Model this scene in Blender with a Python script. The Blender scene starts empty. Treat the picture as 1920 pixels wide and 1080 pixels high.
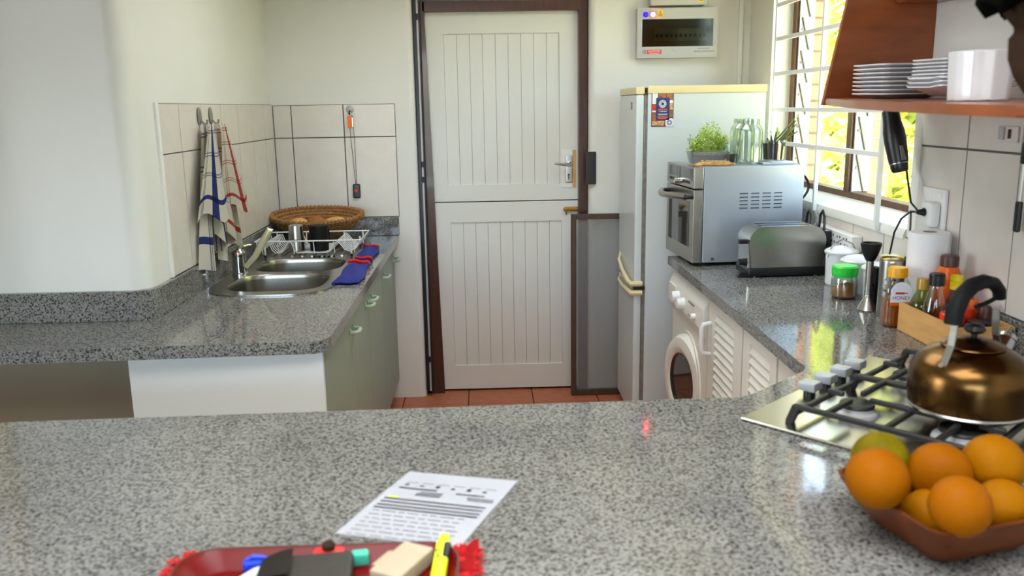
import bpy, bmesh, math, random
from mathutils import Vector, Matrix, Euler
random.seed(7)
S = bpy.context.scene
COL = S.collection
PI = math.pi

# ------------------------------------------------------------------ camera
F, H = 1600.0, 1.56
YAW, PIT, ROL = math.radians(1.73), math.atan(339 / 1600.0), 0.0164
FW = Vector((math.sin(YAW) * math.cos(PIT), math.cos(YAW) * math.cos(PIT), -math.sin(PIT)))
_r0 = Vector((math.cos(YAW), -math.sin(YAW), 0))
_d0 = FW.cross(_r0)
RT = math.cos(ROL) * _r0 + math.sin(ROL) * _d0
DN = -math.sin(ROL) * _r0 + math.cos(ROL) * _d0
EYE = Vector((0, 0, H))


def ray(x, y):
    return FW + RT * ((x - 960) / F) + DN * ((y - 540) / F)


def onX(x, y, X):
    d = ray(x, y); return EYE + d * (X / d.x)


def onY(x, y, Y):
    d = ray(x, y); return EYE + d * (Y / d.y)


def onZ(x, y, Z):
    d = ray(x, y); return EYE + d * ((Z - H) / d.z)


cd = bpy.data.cameras.new('camera')
cam = bpy.data.objects.new('camera', cd)
COL.objects.link(cam)
cd.sensor_width = 36
cd.lens = F / 1920 * 36
cd.clip_start = 0.02
m = Matrix((RT, -DN, -FW)).transposed().to_4x4()
m.translation = EYE
cam.matrix_world = m
cd.dof.use_dof = True
cd.dof.focus_distance = 3.9
cd.dof.aperture_fstop = 4.2
S.camera = cam

# ------------------------------------------------------------------ world, sun, daylight
w = bpy.data.worlds.new('sky')
S.world = w
w.use_nodes = True
nt = w.node_tree
nt.nodes.clear()
sky = nt.nodes.new('ShaderNodeTexSky')
sky.sky_type = 'NISHITA'
sky.sun_disc = False
sky.sun_elevation = math.radians(52)
sky.sun_rotation = math.radians(-20)
sky.air_density = 1.0
sky.dust_density = 2.0
bg = nt.nodes.new('ShaderNodeBackground')
bg.inputs['Strength'].default_value = 2.0
wo = nt.nodes.new('ShaderNodeOutputWorld')
nt.links.new(sky.outputs[0], bg.inputs['Color'])
nt.links.new(bg.outputs[0], wo.inputs['Surface'])

sl = bpy.data.lights.new('sun', 'SUN')
sl.energy = 140.0
sl.angle = math.radians(0.6)
sl.color = (1.0, 0.95, 0.84)
sun = bpy.data.objects.new('sun', sl)
COL.objects.link(sun)
sun.rotation_euler = Vector((0.28, -0.75, -1.0)).to_track_quat('-Z', 'Y').to_euler()


def area(name, loc, direction, sx, sy, power, color):
    l = bpy.data.lights.new(name, 'AREA')
    l.shape = 'RECTANGLE'
    l.size, l.size_y = sx, sy
    l.energy = power
    l.color = color
    o = bpy.data.objects.new(name, l)
    COL.objects.link(o)
    o.location = loc
    o.rotation_euler = Vector(direction).to_track_quat('-Z', 'Z').to_euler()
    return o


CEIL_Z = 2.55
# daylight of the patio door behind the camera, unseen fills added from the left and above, the kitchen window
area('patio_daylight', (-1.3, -3.35, 1.25), (0.0, 1, 0), 3.2, 2.2, 10, (0.84, 0.93, 1.0))
area('side_fill', (-6.8, 1.15, 1.4), (1, 0.03, 0.0), 2.8, 2.0, 172, (0.86, 0.93, 1.0))  # unseen light added from the left to brighten the right wall
area('bar_fill', (0.0, 0.6, CEIL_Z - 0.03), (0, 0.0, -1), 1.6, 1.2, 36, (0.96, 0.98, 1.0)).data.spread = 2.4  # overhead fill added to brighten the bar top, no fixture built
area('kitchen_fill', (0.1, 3.15, CEIL_Z - 0.03), (0, 0.0, -1), 1.2, 1.2, 19, (0.92, 0.96, 1.0)).data.spread = 2.65  # overhead fill added to lift worktops, floor and lower doors
area('kitchen_window_daylight', (1.70, 3.445, 1.72), (-1, 0, 0), 1.43, 1.16, 40, (1.0, 1.0, 1.0)).data.cycles.is_portal = True

S.view_settings.view_transform = 'Standard'
S.view_settings.look = 'None'
S.view_settings.gamma = 1.0
S.view_settings.exposure = 0.2
S.view_settings.use_curve_mapping = False
S.cycles.use_denoising = True
S.cycles.max_bounces = 10
S.cycles.diffuse_bounces = 5
S.cycles.glossy_bounces = 5
S.cycles.transmission_bounces = 8
S.cycles.transparent_max_bounces = 24
S.cycles.sample_clamp_indirect = 6.0
S.cycles.caustics_reflective = False
S.cycles.caustics_refractive = False


# ------------------------------------------------------------------ materials
def c3(h):
    """sRGB 0-255 triple to linear"""
    def f(v):
        v /= 255.0
        return v / 12.92 if v <= 0.04045 else ((v + 0.055) / 1.055) ** 2.4
    return (f(h[0]), f(h[1]), f(h[2]), 1.0)


def mat(name, rgb, rough=0.5, metal=0.0, var=0.0, vscale=20.0, bump=0.0, bscale=80.0, stretch=None,
        coat=0.0, emit=0.0, trans=0.0, spec=0.5, aniso=0.0, rvar=0.0):
    m = bpy.data.materials.new(name)
    m.use_nodes = True
    t = m.node_tree
    b = t.nodes['Principled BSDF']
    col = c3(rgb)
    b.inputs['Base Color'].default_value = col
    b.inputs['Roughness'].default_value = rough
    b.inputs['Metallic'].default_value = metal
    b.inputs['Specular IOR Level'].default_value = spec
    if coat:
        b.inputs['Coat Weight'].default_value = coat
        b.inputs['Coat Roughness'].default_value = 0.05
    if trans:
        b.inputs['Transmission Weight'].default_value = trans
    if aniso:
        b.inputs['Anisotropic'].default_value = aniso
    if emit:
        b.inputs['Emission Color'].default_value = col
        b.inputs['Emission Strength'].default_value = emit
    tc = t.nodes.new('ShaderNodeTexCoord')
    mp = t.nodes.new('ShaderNodeMapping')
    t.links.new(tc.outputs['Object'], mp.inputs['Vector'])
    if stretch:
        mp.inputs['Scale'].default_value = stretch
    n = t.nodes.new('ShaderNodeTexNoise')
    n.inputs['Scale'].default_value = vscale
    n.inputs['Detail'].default_value = 4
    t.links.new(mp.outputs[0], n.inputs['Vector'])
    if var:
        r = t.nodes.new('ShaderNodeValToRGB')
        r.color_ramp.elements[0].position = 0.3
        r.color_ramp.elements[1].position = 0.7
        r.color_ramp.elements[0].color = tuple(max(0, x * (1 - var)) for x in col[:3]) + (1,)
        r.color_ramp.elements[1].color = tuple(min(1, x * (1 + var)) for x in col[:3]) + (1,)
        t.links.new(n.outputs['Fac'], r.inputs[0])
        t.links.new(r.outputs[0], b.inputs['Base Color'])
    if rvar:
        mr = t.nodes.new('ShaderNodeMapRange')
        mr.inputs['To Min'].default_value = max(0, rough - rvar)
        mr.inputs['To Max'].default_value = rough + rvar
        t.links.new(n.outputs['Fac'], mr.inputs['Value'])
        t.links.new(mr.outputs[0], b.inputs['Roughness'])
    if bump:
        n2 = t.nodes.new('ShaderNodeTexNoise')
        n2.inputs['Scale'].default_value = bscale
        n2.inputs['Detail'].default_value = 3
        t.links.new(mp.outputs[0], n2.inputs['Vector'])
        bp = t.nodes.new('ShaderNodeBump')
        bp.inputs['Strength'].default_value = bump
        bp.inputs['Distance'].default_value = 0.004
        t.links.new(n2.outputs['Fac'], bp.inputs['Height'])
        t.links.new(bp.outputs[0], b.inputs['Normal'])
    return m


def granite(name, light, dark, rough):
    """speckled stone: crystal cells mixed with two scales of noise"""
    m = bpy.data.materials.new(name)
    m.use_nodes = True
    t = m.node_tree
    b = t.nodes['Principled BSDF']
    tc = t.nodes.new('ShaderNodeTexCoord')
    n1 = t.nodes.new('ShaderNodeTexNoise'); n1.inputs['Scale'].default_value = 150; n1.inputs['Detail'].default_value = 5
    n1.inputs['Roughness'].default_value = 0.68
    n2 = t.nodes.new('ShaderNodeTexNoise'); n2.inputs['Scale'].default_value = 6; n2.inputs['Detail'].default_value = 3
    v = t.nodes.new('ShaderNodeTexVoronoi'); v.inputs['Scale'].default_value = 250
    for k in (n1, n2, v):
        t.links.new(tc.outputs['Object'], k.inputs['Vector'])
    sp = t.nodes.new('ShaderNodeSeparateColor')
    t.links.new(v.outputs['Color'], sp.inputs[0])
    ad = t.nodes.new('ShaderNodeMath'); ad.operation = 'MULTIPLY_ADD'
    ad.inputs[1].default_value = 0.30
    t.links.new(sp.outputs[0], ad.inputs[0]); t.links.new(n1.outputs['Fac'], ad.inputs[2])
    r = t.nodes.new('ShaderNodeValToRGB')
    e = r.color_ramp.elements
    mid = [(a * 0.62 + d * 0.38) for a, d in zip(light, dark)]
    e[0].position = 0.48; e[0].color = c3(dark)
    e[1].position = 0.74; e[1].color = c3(light)
    k = e.new(0.58); k.color = c3(mid)
    k = e.new(0.55); k.color = c3([(a * 0.4 + d * 0.6) for a, d in zip(light, dark)])
    t.links.new(ad.outputs[0], r.inputs[0])
    r3 = t.nodes.new('ShaderNodeValToRGB')
    r3.color_ramp.elements[0].position = 0.3; r3.color_ramp.elements[0].color = (0.84, 0.84, 0.85, 1)
    r3.color_ramp.elements[1].position = 0.7; r3.color_ramp.elements[1].color = (1.06, 1.06, 1.04, 1)
    t.links.new(n2.outputs['Fac'], r3.inputs[0])
    m2 = t.nodes.new('ShaderNodeMix'); m2.data_type = 'RGBA'; m2.blend_type = 'MULTIPLY'
    m2.inputs[0].default_value = 1
    t.links.new(r.outputs[0], m2.inputs[6]); t.links.new(r3.outputs[0], m2.inputs[7])
    t.links.new(m2.outputs[2], b.inputs['Base Color'])
    b.inputs['Roughness'].default_value = rough
    b.inputs['IOR'].default_value = 1.45
    return m


def clear(name, tint=(1, 1, 1), gloss=0.1, rough=0.0, edge=True):
    """thin clear glass or film: lets light straight through, reflects a little"""
    m = bpy.data.materials.new(name)
    m.use_nodes = True
    t = m.node_tree
    t.nodes.clear()
    o = t.nodes.new('ShaderNodeOutputMaterial')
    tr = t.nodes.new('ShaderNodeBsdfTransparent'); tr.inputs[0].default_value = tuple(tint) + (1,)
    gl = t.nodes.new('ShaderNodeBsdfGlossy'); gl.inputs['Roughness'].default_value = rough
    mx = t.nodes.new('ShaderNodeMixShader')
    if edge:
        lw = t.nodes.new('ShaderNodeLayerWeight'); lw.inputs[0].default_value = 0.35
        mu = t.nodes.new('ShaderNodeMath'); mu.operation = 'MULTIPLY_ADD'
        mu.inputs[1].default_value = 0.42; mu.inputs[2].default_value = gloss
        t.links.new(lw.outputs['Facing'], mu.inputs[0])
        t.links.new(mu.outputs[0], mx.inputs[0])
    else:
        mx.inputs[0].default_value = gloss
    t.links.new(tr.outputs[0], mx.inputs[1]); t.links.new(gl.outputs[0], mx.inputs[2])
    t.links.new(mx.outputs[0], o.inputs[0])
    return m


def sheer(name, rgb, alpha):
    """woven see-through mesh: part diffuse, part open"""
    m = bpy.data.materials.new(name)
    m.use_nodes = True
    b = m.node_tree.nodes['Principled BSDF']
    b.inputs['Base Color'].default_value = c3(rgb)
    b.inputs['Roughness'].default_value = 0.8
    b.inputs['Alpha'].default_value = alpha
    return m


def towel_mat(name, line_u, line_v, ink, pale):
    """white cotton with woven stripes along both directions of its UV map"""
    m = bpy.data.materials.new(name)
    m.use_nodes = True
    t = m.node_tree
    b = t.nodes['Principled BSDF']
    b.inputs['Roughness'].default_value = 0.9
    uv = t.nodes.new('ShaderNodeUVMap')
    sx = t.nodes.new('ShaderNodeSeparateXYZ')
    t.links.new(uv.outputs[0], sx.inputs[0])
    outs = []
    for ax, lines in ((0, line_u), (1, line_v)):
        r = t.nodes.new('ShaderNodeValToRGB')
        r.color_ramp.interpolation = 'CONSTANT'
        e = r.color_ramp.elements
        e[0].position = 0; e[0].color = (1, 1, 1, 1)
        e.remove(e[1])
        for (p, wd, dense) in lines:
            k = e.new(p); k.color = c3(ink if dense else pale)
            k = e.new(p + wd); k.color = (1, 1, 1, 1)
        t.links.new(sx.outputs[ax], r.inputs[0])
        outs.append(r)
    mx = t.nodes.new('ShaderNodeMix'); mx.data_type = 'RGBA'; mx.blend_type = 'MULTIPLY'; mx.inputs[0].default_value = 1
    t.links.new(outs[0].outputs[0], mx.inputs[6]); t.links.new(outs[1].outputs[0], mx.inputs[7])
    m2 = t.nodes.new('ShaderNodeMix'); m2.data_type = 'RGBA'; m2.blend_type = 'MULTIPLY'; m2.inputs[0].default_value = 1
    m2.inputs[7].default_value = c3((226, 220, 206))
    t.links.new(mx.outputs[2], m2.inputs[6])
    t.links.new(m2.outputs[2], b.inputs['Base Color'])
    return m


M = {}
M['plaster'] = mat('white_plaster', (222, 221, 215), 0.75, var=0.02, vscale=3, bump=0.08, bscale=120)
M['ceiling'] = mat('ceiling_paint', (228, 228, 222), 0.8)
M['taupe'] = mat('taupe_shade_and_plain', (160, 148, 126), 0.8, var=0.03, vscale=4)  # carries the shade under the left overhang; plain taupe on other parts
M['tile'] = mat('glazed_tile', (212, 205, 196), 0.26, var=0.03, vscale=14)
M['grout'] = mat('dark_grout', (92, 90, 86), 0.9)
M['white_trim'] = mat('white_trim', (232, 232, 226), 0.4)
M['terracotta'] = mat('terracotta', (168, 98, 70), 0.45, var=0.12, vscale=16, bump=0.05)
M['terra_grout'] = mat('floor_grout', (92, 62, 50), 0.9)
M['granite'] = granite('grey_granite', (138, 137, 133), (42, 41, 40), 0.08)
M['door_white'] = mat('door_paint', (218, 218, 212), 0.5, var=0.015, vscale=6, bump=0.03, stretch=(1, 1, 0.1))
M['wood_dark'] = mat('dark_varnished_wood', (64, 33, 23), 0.28, var=0.3, vscale=16, stretch=(3, 3, 0.3), coat=0.3)
M['wood_brown'] = mat('weathered_brown_wood', (74, 54, 42), 0.6, var=0.2, vscale=18, stretch=(3, 3, 0.4))
M['gate_steel'] = mat('dark_gate_steel', (44, 44, 52), 0.35, metal=0.4)
M['black'] = mat('black_plastic', (20, 20, 21), 0.35)
M['black_matt'] = mat('matt_black', (14, 14, 14), 0.6, spec=0.2)
M['iron'] = mat('cast_iron', (30, 30, 31), 0.5, bump=0.1, bscale=300)
M['chrome'] = mat('chrome', (205, 205, 205), 0.09, metal=1.0)
M['steel'] = mat('brushed_steel', (178, 176, 170), 0.26, metal=1.0, var=0.05, vscale=60, stretch=(0.3, 8, 8), aniso=0.4)
M['sink_steel'] = mat('sink_steel', (172, 168, 160), 0.24, metal=1.0)
M['hob_steel'] = mat('hob_steel', (200, 196, 182), 0.22, metal=1.0)
M['brass'] = mat('brass', (170, 130, 60), 0.3, metal=1.0)
M['sage'] = mat('sage_laminate', (136, 146, 134), 0.42, var=0.02, vscale=5)
M['sage_handle'] = mat('pale_green_plastic', (156, 176, 156), 0.35)
M['white_lam'] = mat('white_laminate', (226, 228, 224), 0.5)
M['pine_edge'] = mat('yellow_pine', (205, 178, 120), 0.5, var=0.1, vscale=20, stretch=(4, 4, 0.4))
M['white_gloss'] = mat('white_enamel', (222, 224, 226), 0.3, coat=0.2)
M['fridge'] = mat('fridge_enamel', (208, 214, 214), 0.3, coat=0.15)
M['cream'] = mat('aged_cream_plastic', (224, 208, 160), 0.4)
M['gasket'] = mat('grey_gasket', (128, 124, 116), 0.6, var=0.2, vscale=40)
M['washer'] = mat('aged_white_plastic', (220, 217, 205), 0.32)
M['cupboard'] = mat('cream_white_paint', (222, 218, 206), 0.45, var=0.02, vscale=9)
M['silver'] = mat('silver_paint', (176, 180, 186), 0.36, metal=0.55)
M['dark_glass'] = mat('dark_glass', (30, 32, 33), 0.05, coat=0.5)
M['grey_glass'] = mat('grey_display', (96, 104, 108), 0.12)
M['white_plastic'] = mat('white_plastic', (228, 228, 226), 0.35)
M['grey_plastic'] = mat('grey_plastic', (176, 176, 176), 0.4)
M['shelf_wood'] = mat('orange_brown_wood', (146, 76, 36), 0.32, var=0.2, vscale=10, stretch=(1, 1, 3), coat=0.25)
M['china'] = mat('white_china', (232, 233, 236), 0.16, coat=0.3)
M['paper'] = mat('white_paper', (232, 234, 240), 0.8)
M['ink'] = mat('printing_ink', (110, 112, 118), 0.8)
M['ink_dark'] = mat('dark_ink', (40, 40, 44), 0.7)
M['orange'] = mat('orange_peel', (144, 80, 0), 0.5, spec=0.06, var=0.1, vscale=5, bump=0.25, bscale=170)
M['orange_y'] = mat('yellow_orange_peel', (150, 92, 0), 0.5, spec=0.06, var=0.08, vscale=6, bump=0.25, bscale=170)
M['green_orange'] = mat('greenish_orange_peel', (112, 98, 8), 0.5, spec=0.06, var=0.35, vscale=9, bump=0.25, bscale=170)
M['bowl_wood'] = mat('reddish_bowl_wood', (98, 48, 20), 0.42, var=0.25, vscale=12, stretch=(1, 3, 1), spec=0.2)
M['lacquer'] = mat('red_lacquer', (102, 9, 9), 0.34, spec=0.2)
M['red_cloth'] = mat('red_woven_cloth', (196, 22, 26), 0.9, bump=0.3, bscale=300)
M['blue_cloth'] = mat('blue_terry', (20, 32, 116), 0.95, var=0.15, vscale=60, bump=0.4, bscale=260)
M['basket'] = mat('coiled_straw', (146, 102, 58), 0.8, var=0.3, vscale=70, bump=0.3, bscale=200)
M['bread'] = mat('golden_crust', (204, 158, 84), 0.7, var=0.2, vscale=30)
M['bread_dark'] = mat('brown_crust', (150, 92, 44), 0.7, var=0.2, vscale=30)
M['wire'] = mat('white_coated_wire', (228, 228, 226), 0.3)
M['cream_spout'] = mat('spout_metal', (212, 204, 170), 0.25, metal=0.3)
M['copper'] = mat('bronze_steel', (108, 78, 42), 0.24, metal=1.0, var=0.12, vscale=14, stretch=(1, 1, 0.15))
M['roll'] = mat('paper_towel', (234, 234, 236), 0.95, bump=0.4, bscale=140)
M['crate'] = mat('pine_crate', (206, 158, 96), 0.55, var=0.12, vscale=14, stretch=(3, 0.6, 3))
M['soil'] = mat('dark_soil', (54, 42, 36), 0.95, var=0.4, vscale=120, bump=0.5, bscale=150)
M['leaf'] = mat('cress_leaf', (176, 202, 70), 0.5, var=0.3, vscale=40)
M['stem'] = mat('pale_stem', (214, 220, 160), 0.6)
M['twig'] = mat('green_brown_twig', (86, 92, 40), 0.6, var=0.3, vscale=40)
M['fiber'] = mat('straw_fibre', (178, 142, 88), 0.8, var=0.3, vscale=60)
M['brick'] = mat('pink_brick', (196, 142, 116), 0.85, var=0.15, vscale=18, bump=0.3)
M['mortar'] = mat('mortar', (206, 196, 180), 0.9)
M['frame_brown'] = mat('window_frame_wood', (92, 62, 42), 0.5, var=0.2, vscale=15, stretch=(2, 2, 0.4))
M['alu'] = mat('painted_channel', (196, 198, 196), 0.45, metal=0.3)
M['bar_white'] = mat('white_bar_paint', (230, 230, 226), 0.4)
M['lawn'] = mat('sunny_lawn', (206, 200, 150), 0.9, var=0.2, vscale=2)
M['hedge'] = mat('garden_leaf', (200, 208, 108), 0.6, var=0.35, vscale=3)
M['glass'] = clear('window_glass', (0.97, 0.99, 0.97), 0.03, edge=False)
M['jar_glass'] = clear('jar_glass', (0.88, 0.915, 0.885), 0.08)
M['smoke'] = clear('smoked_window', (0.4, 0.41, 0.3), 0.03, rough=0.12, edge=False)
M['clear_plastic'] = clear('clear_plastic', (0.8, 0.81, 0.81), 0.2, rough=0.45)
M['green_glass'] = clear('green_bottle', (0.6, 0.7, 0.2), 0.05)
M['purple_glass'] = clear('purple_bottle', (0.6, 0.12, 0.45), 0.05)
M['honey'] = mat('honey', (160, 78, 4), 0.25)
M['mesh'] = sheer('fly_mesh', (150, 150, 150), 0.33)
M['lid_green'] = mat('green_lid', (40, 200, 60), 0.35)
M['lid_yellow'] = mat('yellow_lid', (240, 170, 14), 0.35)
M['lid_bright'] = mat('bright_yellow_lid', (238, 216, 10), 0.35)
M['lid_gold'] = mat('gold_lid', (176, 142, 62), 0.35, metal=0.4)
M['lid_brown'] = mat('brown_lid', (76, 42, 30), 0.4)
M['orange_plastic'] = mat('orange_plastic', (226, 96, 12), 0.3)
M['red_plastic'] = mat('red_plastic', (222, 50, 22), 0.35)
M['red_tin'] = mat('red_tin', (170, 22, 26), 0.35)
M['powder'] = mat('brown_powder', (190, 120, 54), 0.95, var=0.15, vscale=90)
M['navy'] = mat('navy_print', (32, 42, 104), 0.5)
M['photo_a'] = mat('food_print_brown', (150, 92, 60), 0.5, var=0.5, vscale=120)
M['photo_b'] = mat('food_print_tan', (206, 150, 100), 0.5, var=0.5, vscale=110)
M['photo_c'] = mat('food_print_red', (196, 40, 36), 0.5, var=0.3, vscale=90)
M['dark_plum'] = mat('dark_plum', (70, 30, 26), 0.5)
M['led_blue'] = mat('blue_lamp', (20, 20, 255), 0.3, emit=1.1)
M['led_red'] = mat('red_lamp', (255, 62, 62), 0.3, emit=26.0)
M['sign_yellow'] = mat('warning_yellow', (240, 196, 20), 0.5)
M['sign_red'] = mat('warning_red', (206, 44, 40), 0.5)
M['leather'] = mat('dark_brown_leather', (48, 42, 36), 0.5, bump=0.15, bscale=200)
M['pale_wood'] = mat('pale_wood_block', (178, 162, 136), 0.6, var=0.06, vscale=20)
M['hi_yellow'] = mat('highlighter_yellow', (226, 240, 20), 0.35)
M['mint'] = mat('mint_plastic', (70, 190, 160), 0.4)
M['blue_plastic'] = mat('blue_plastic', (20, 60, 200), 0.35)
M['dark_wood'] = mat('dark_carved_wood', (9, 10, 8), 0.9, spec=0.05, bump=0.4, bscale=60)
M['brown_wood'] = mat('brown_carved_wood', (56, 42, 32), 0.9, spec=0.05, var=0.3, vscale=14)
M['tag_orange'] = mat('orange_tag', (240, 110, 30), 0.5)
M['olive'] = mat('dark_olive', (40, 60, 40), 0.5)
M['towel_blue'] = towel_mat('blue_striped_towel', [(0.16, 0.02, 0), (0.2, 0.02, 0), (0.4, 0.13, 1), (0.8, 0.02, 0), (0.86, 0.02, 0)],
                            [(0.06, 0.012, 0), (0.085, 0.012, 0), (0.3, 0.012, 0), (0.33, 0.012, 0), (0.52, 0.012, 0), (0.55, 0.012, 0), (0.78, 0.05, 1)],
                            (52, 66, 150), (140, 146, 178))
M['towel_red'] = towel_mat('red_striped_towel', [(0.14, 0.02, 0), (0.19, 0.02, 0), (0.46, 0.13, 1), (0.85, 0.02, 0)],
                           [(0.04, 0.012, 0), (0.07, 0.012, 0), (0.2, 0.012, 0), (0.23, 0.012, 0), (0.42, 0.012, 0), (0.45, 0.012, 0), (0.64, 0.012, 0), (0.67, 0.012, 0), (0.84, 0.045, 1)],
                           (206, 84, 86), (214, 156, 154))


# ------------------------------------------------------------------ mesh helpers
class MB:
    def __init__(s):
        s.bm = bmesh.new()
        s.uv = None

    def _add(s, verts, faces, mi=0):
        vs = [s.bm.verts.new(v) for v in verts]
        for f in faces:
            try:
                fc = s.bm.faces.new([vs[i] for i in f]); fc.material_index = mi
            except ValueError:
                pass
        return vs

    def box(s, c, sz, rot=None, bev=0.0, seg=2, mi=0):
        t = bmesh.new()
        bmesh.ops.create_cube(t, size=1)
        for v in t.verts:
            v.co = Vector((v.co.x * sz[0], v.co.y * sz[1], v.co.z * sz[2]))
        if bev:
            bmesh.ops.bevel(t, geom=t.edges[:], offset=min(bev, min(sz) * 0.49), segments=seg, profile=0.5, affect='EDGES')
        R = Euler(rot).to_matrix() if rot is not None and not isinstance(rot, Matrix) else rot
        for v in t.verts:
            if R is not None:
                v.co = R @ v.co
            v.co += Vector(c)
        s.merge(t, mi)
        return s

    def bb(s, x0, x1, y0, y1, z0, z1, bev=0.0, mi=0):
        return s.box(((x0 + x1) / 2, (y0 + y1) / 2, (z0 + z1) / 2), (abs(x1 - x0), abs(y1 - y0), abs(z1 - z0)), bev=bev, mi=mi)

    def merge(s, t, mi=0):
        t.verts.index_update()
        mp = [s.bm.verts.new(v.co) for v in t.verts]
        for f in t.faces:
            try:
                n = s.bm.faces.new([mp[v.index] for v in f.verts]); n.material_index = mi
            except ValueError:
                pass
        t.free()

    def lathe(s, prof, seg=32, c=(0, 0, 0), R=None, sx=1.0, sy=1.0, mi=0):
        """profile of (radius, height) turned about the vertical through c"""
        rings = []
        C = Vector(c)
        for (r, z) in prof:
            if r < 1e-6:
                p = Vector((0, 0, z))
                rings.append([s.bm.verts.new((R @ p if R else p) + C)])
            else:
                q = []
                for i in range(seg):
                    a = 2 * PI * i / seg
                    p = Vector((r * sx * math.cos(a), r * sy * math.sin(a), z))
                    q.append(s.bm.verts.new((R @ p if R else p) + C))
                rings.append(q)
        for a, b in zip(rings, rings[1:]):
            for i in range(seg):
                j = (i + 1) % seg
                if len(a) == 1 and len(b) == 1:
                    break
                if len(a) == 1:
                    f = (a[0], b[j], b[i])
                elif len(b) == 1:
                    f = (a[i], a[j], b[0])
                else:
                    f = (a[i], a[j], b[j], b[i])
                try:
                    s.bm.faces.new(f).material_index = mi
                except ValueError:
                    pass
        return s

    def cyl(s, p0, p1, r0, r1=None, seg=20, mi=0):
        p0, p1 = Vector(p0), Vector(p1)
        d = p1 - p0
        R = d.to_track_quat('Z', 'Y').to_matrix()
        r1 = r0 if r1 is None else r1
        return s.lathe([(0, 0), (r0, 0), (r1, d.length), (0, d.length)], seg, p0, R, mi=mi)

    def tube(s, pts, r, seg=8, closed=False, mi=0):
        pts = [Vector(p) for p in pts]
        n = len(pts)
        rs = r if isinstance(r, (list, tuple)) else [r] * n
        rings = []
        up = None
        for i, p in enumerate(pts):
            if closed:
                d = pts[(i + 1) % n] - pts[i - 1]
            else:
                d = pts[min(i + 1, n - 1)] - pts[max(i - 1, 0)]
            d.normalize()
            if up is None:
                up = Vector((0, 0, 1)) if abs(d.z) < 0.9 else Vector((1, 0, 0))
            x = d.cross(up)
            if x.length < 1e-4:
                x = d.orthogonal()
            x.normalize()
            up = x.cross(d).normalized()
            rings.append([s.bm.verts.new(p + (x * math.cos(2 * PI * k / seg) + up * math.sin(2 * PI * k / seg)) * rs[i]) for k in range(seg)])
        last = n if closed else n - 1
        for i in range(last):
            a, b = rings[i], rings[(i + 1) % n]
            for k in range(seg):
                j = (k + 1) % seg
                s.bm.faces.new((a[k], a[j], b[j], b[k])).material_index = mi
        if not closed:
            s.bm.faces.new(rings[0][::-1]).material_index = mi
            s.bm.faces.new(rings[-1]).material_index = mi
        return s

    def ball(s, c, r, u=24, v=14, R=None, mi=0):
        rx, ry, rz = r if isinstance(r, (tuple, list)) else (r, r, r)
        prof = [(math.sin(PI * i / v), -math.cos(PI * i / v)) for i in range(v + 1)]
        t = MB()
        t.lathe(prof, u)
        for q in t.bm.verts:
            q.co = Vector((q.co.x * rx, q.co.y * ry, q.co.z * rz))
            if R:
                q.co = R @ q.co
            q.co += Vector(c)
        s.merge(t.bm, mi)
        return s

    def prism(s, poly, a0, a1, axis='z', holes=(), mi=0):
        """polygon (with holes) filled and given depth along one axis"""
        t = bmesh.new()
        def P(p, h):
            return {'z': (p[0], p[1], h), 'y': (p[0], h, p[1]), 'x': (h, p[0], p[1])}[axis]
        es = []
        for loop in [poly] + list(holes):
            vs = [t.verts.new(P(p, a0)) for p in loop]
            es += [t.edges.new((vs[i], vs[(i + 1) % len(vs)])) for i in range(len(vs))]
        if holes:
            bmesh.ops.triangle_fill(t, edges=es, use_beauty=True)
        else:
            t.faces.new(t.verts[:])
        r = bmesh.ops.extrude_face_region(t, geom=t.faces[:])
        d = Vector(P((0, 0), a1 - a0))
        for e in r['geom']:
            if isinstance(e, bmesh.types.BMVert):
                e.co += d
        bmesh.ops.recalc_face_normals(t, faces=t.faces[:])
        s.merge(t, mi)
        return s

    def quad(s, pts, mi=0):
        s._add(pts, [tuple(range(len(pts)))], mi)
        return s

    def sheet(s, fn, nu, nv, mi=0, uv=True):
        """surface fn(u, v) -> point on a unit grid, with a UV map"""
        lay = s.bm.loops.layers.uv.verify() if uv else None
        g = [[s.bm.verts.new(fn(i / nu, j / nv)) for j in range(nv + 1)] for i in range(nu + 1)]
        for i in range(nu):
            for j in range(nv):
                f = s.bm.faces.new((g[i][j], g[i + 1][j], g[i + 1][j + 1], g[i][j + 1]))
                f.material_index = mi
                if lay:
                    for lp, (a, b) in zip(f.loops, ((i, j), (i + 1, j), (i + 1, j + 1), (i, j + 1))):
                        lp[lay].uv = (a / nu, b / nv)
        return s

    def thicken(s, t):
        bmesh.ops.solidify(s.bm, geom=s.bm.faces[:], thickness=t)
        return s


def base_of(p):
    v = Vector((0, 0, 0))
    while p is not None:
        v += p.location
        p = p.parent
    return v


def obj(name, mb, mats, parent=None, world=False, sharp=35, fix=True, wn=True):
    me = bpy.data.meshes.new(name)
    if fix:
        bmesh.ops.recalc_face_normals(mb.bm, faces=mb.bm.faces[:])
    mb.bm.to_mesh(me)
    mb.bm.free()
    for x in (mats if isinstance(mats, (list, tuple)) else [mats]):
        me.materials.append(M[x] if isinstance(x, str) else x)
    me.polygons.foreach_set('use_smooth', [True] * len(me.polygons))
    me.set_sharp_from_angle(angle=math.radians(sharp))
    o = bpy.data.objects.new(name, me)
    COL.objects.link(o)
    if wn:
        wm_ = o.modifiers.new('weighted_normals', 'WEIGHTED_NORMAL')
        wm_.keep_sharp = True
    if parent is not None:
        o.parent = parent
        if world:
            o.location = -base_of(parent)
    return o


def tag(o, label, cat, group=None, kind=None):
    o['label'] = label
    o['category'] = cat
    if group:
        o['group'] = group
    if kind:
        o['kind'] = kind
    return o


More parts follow.
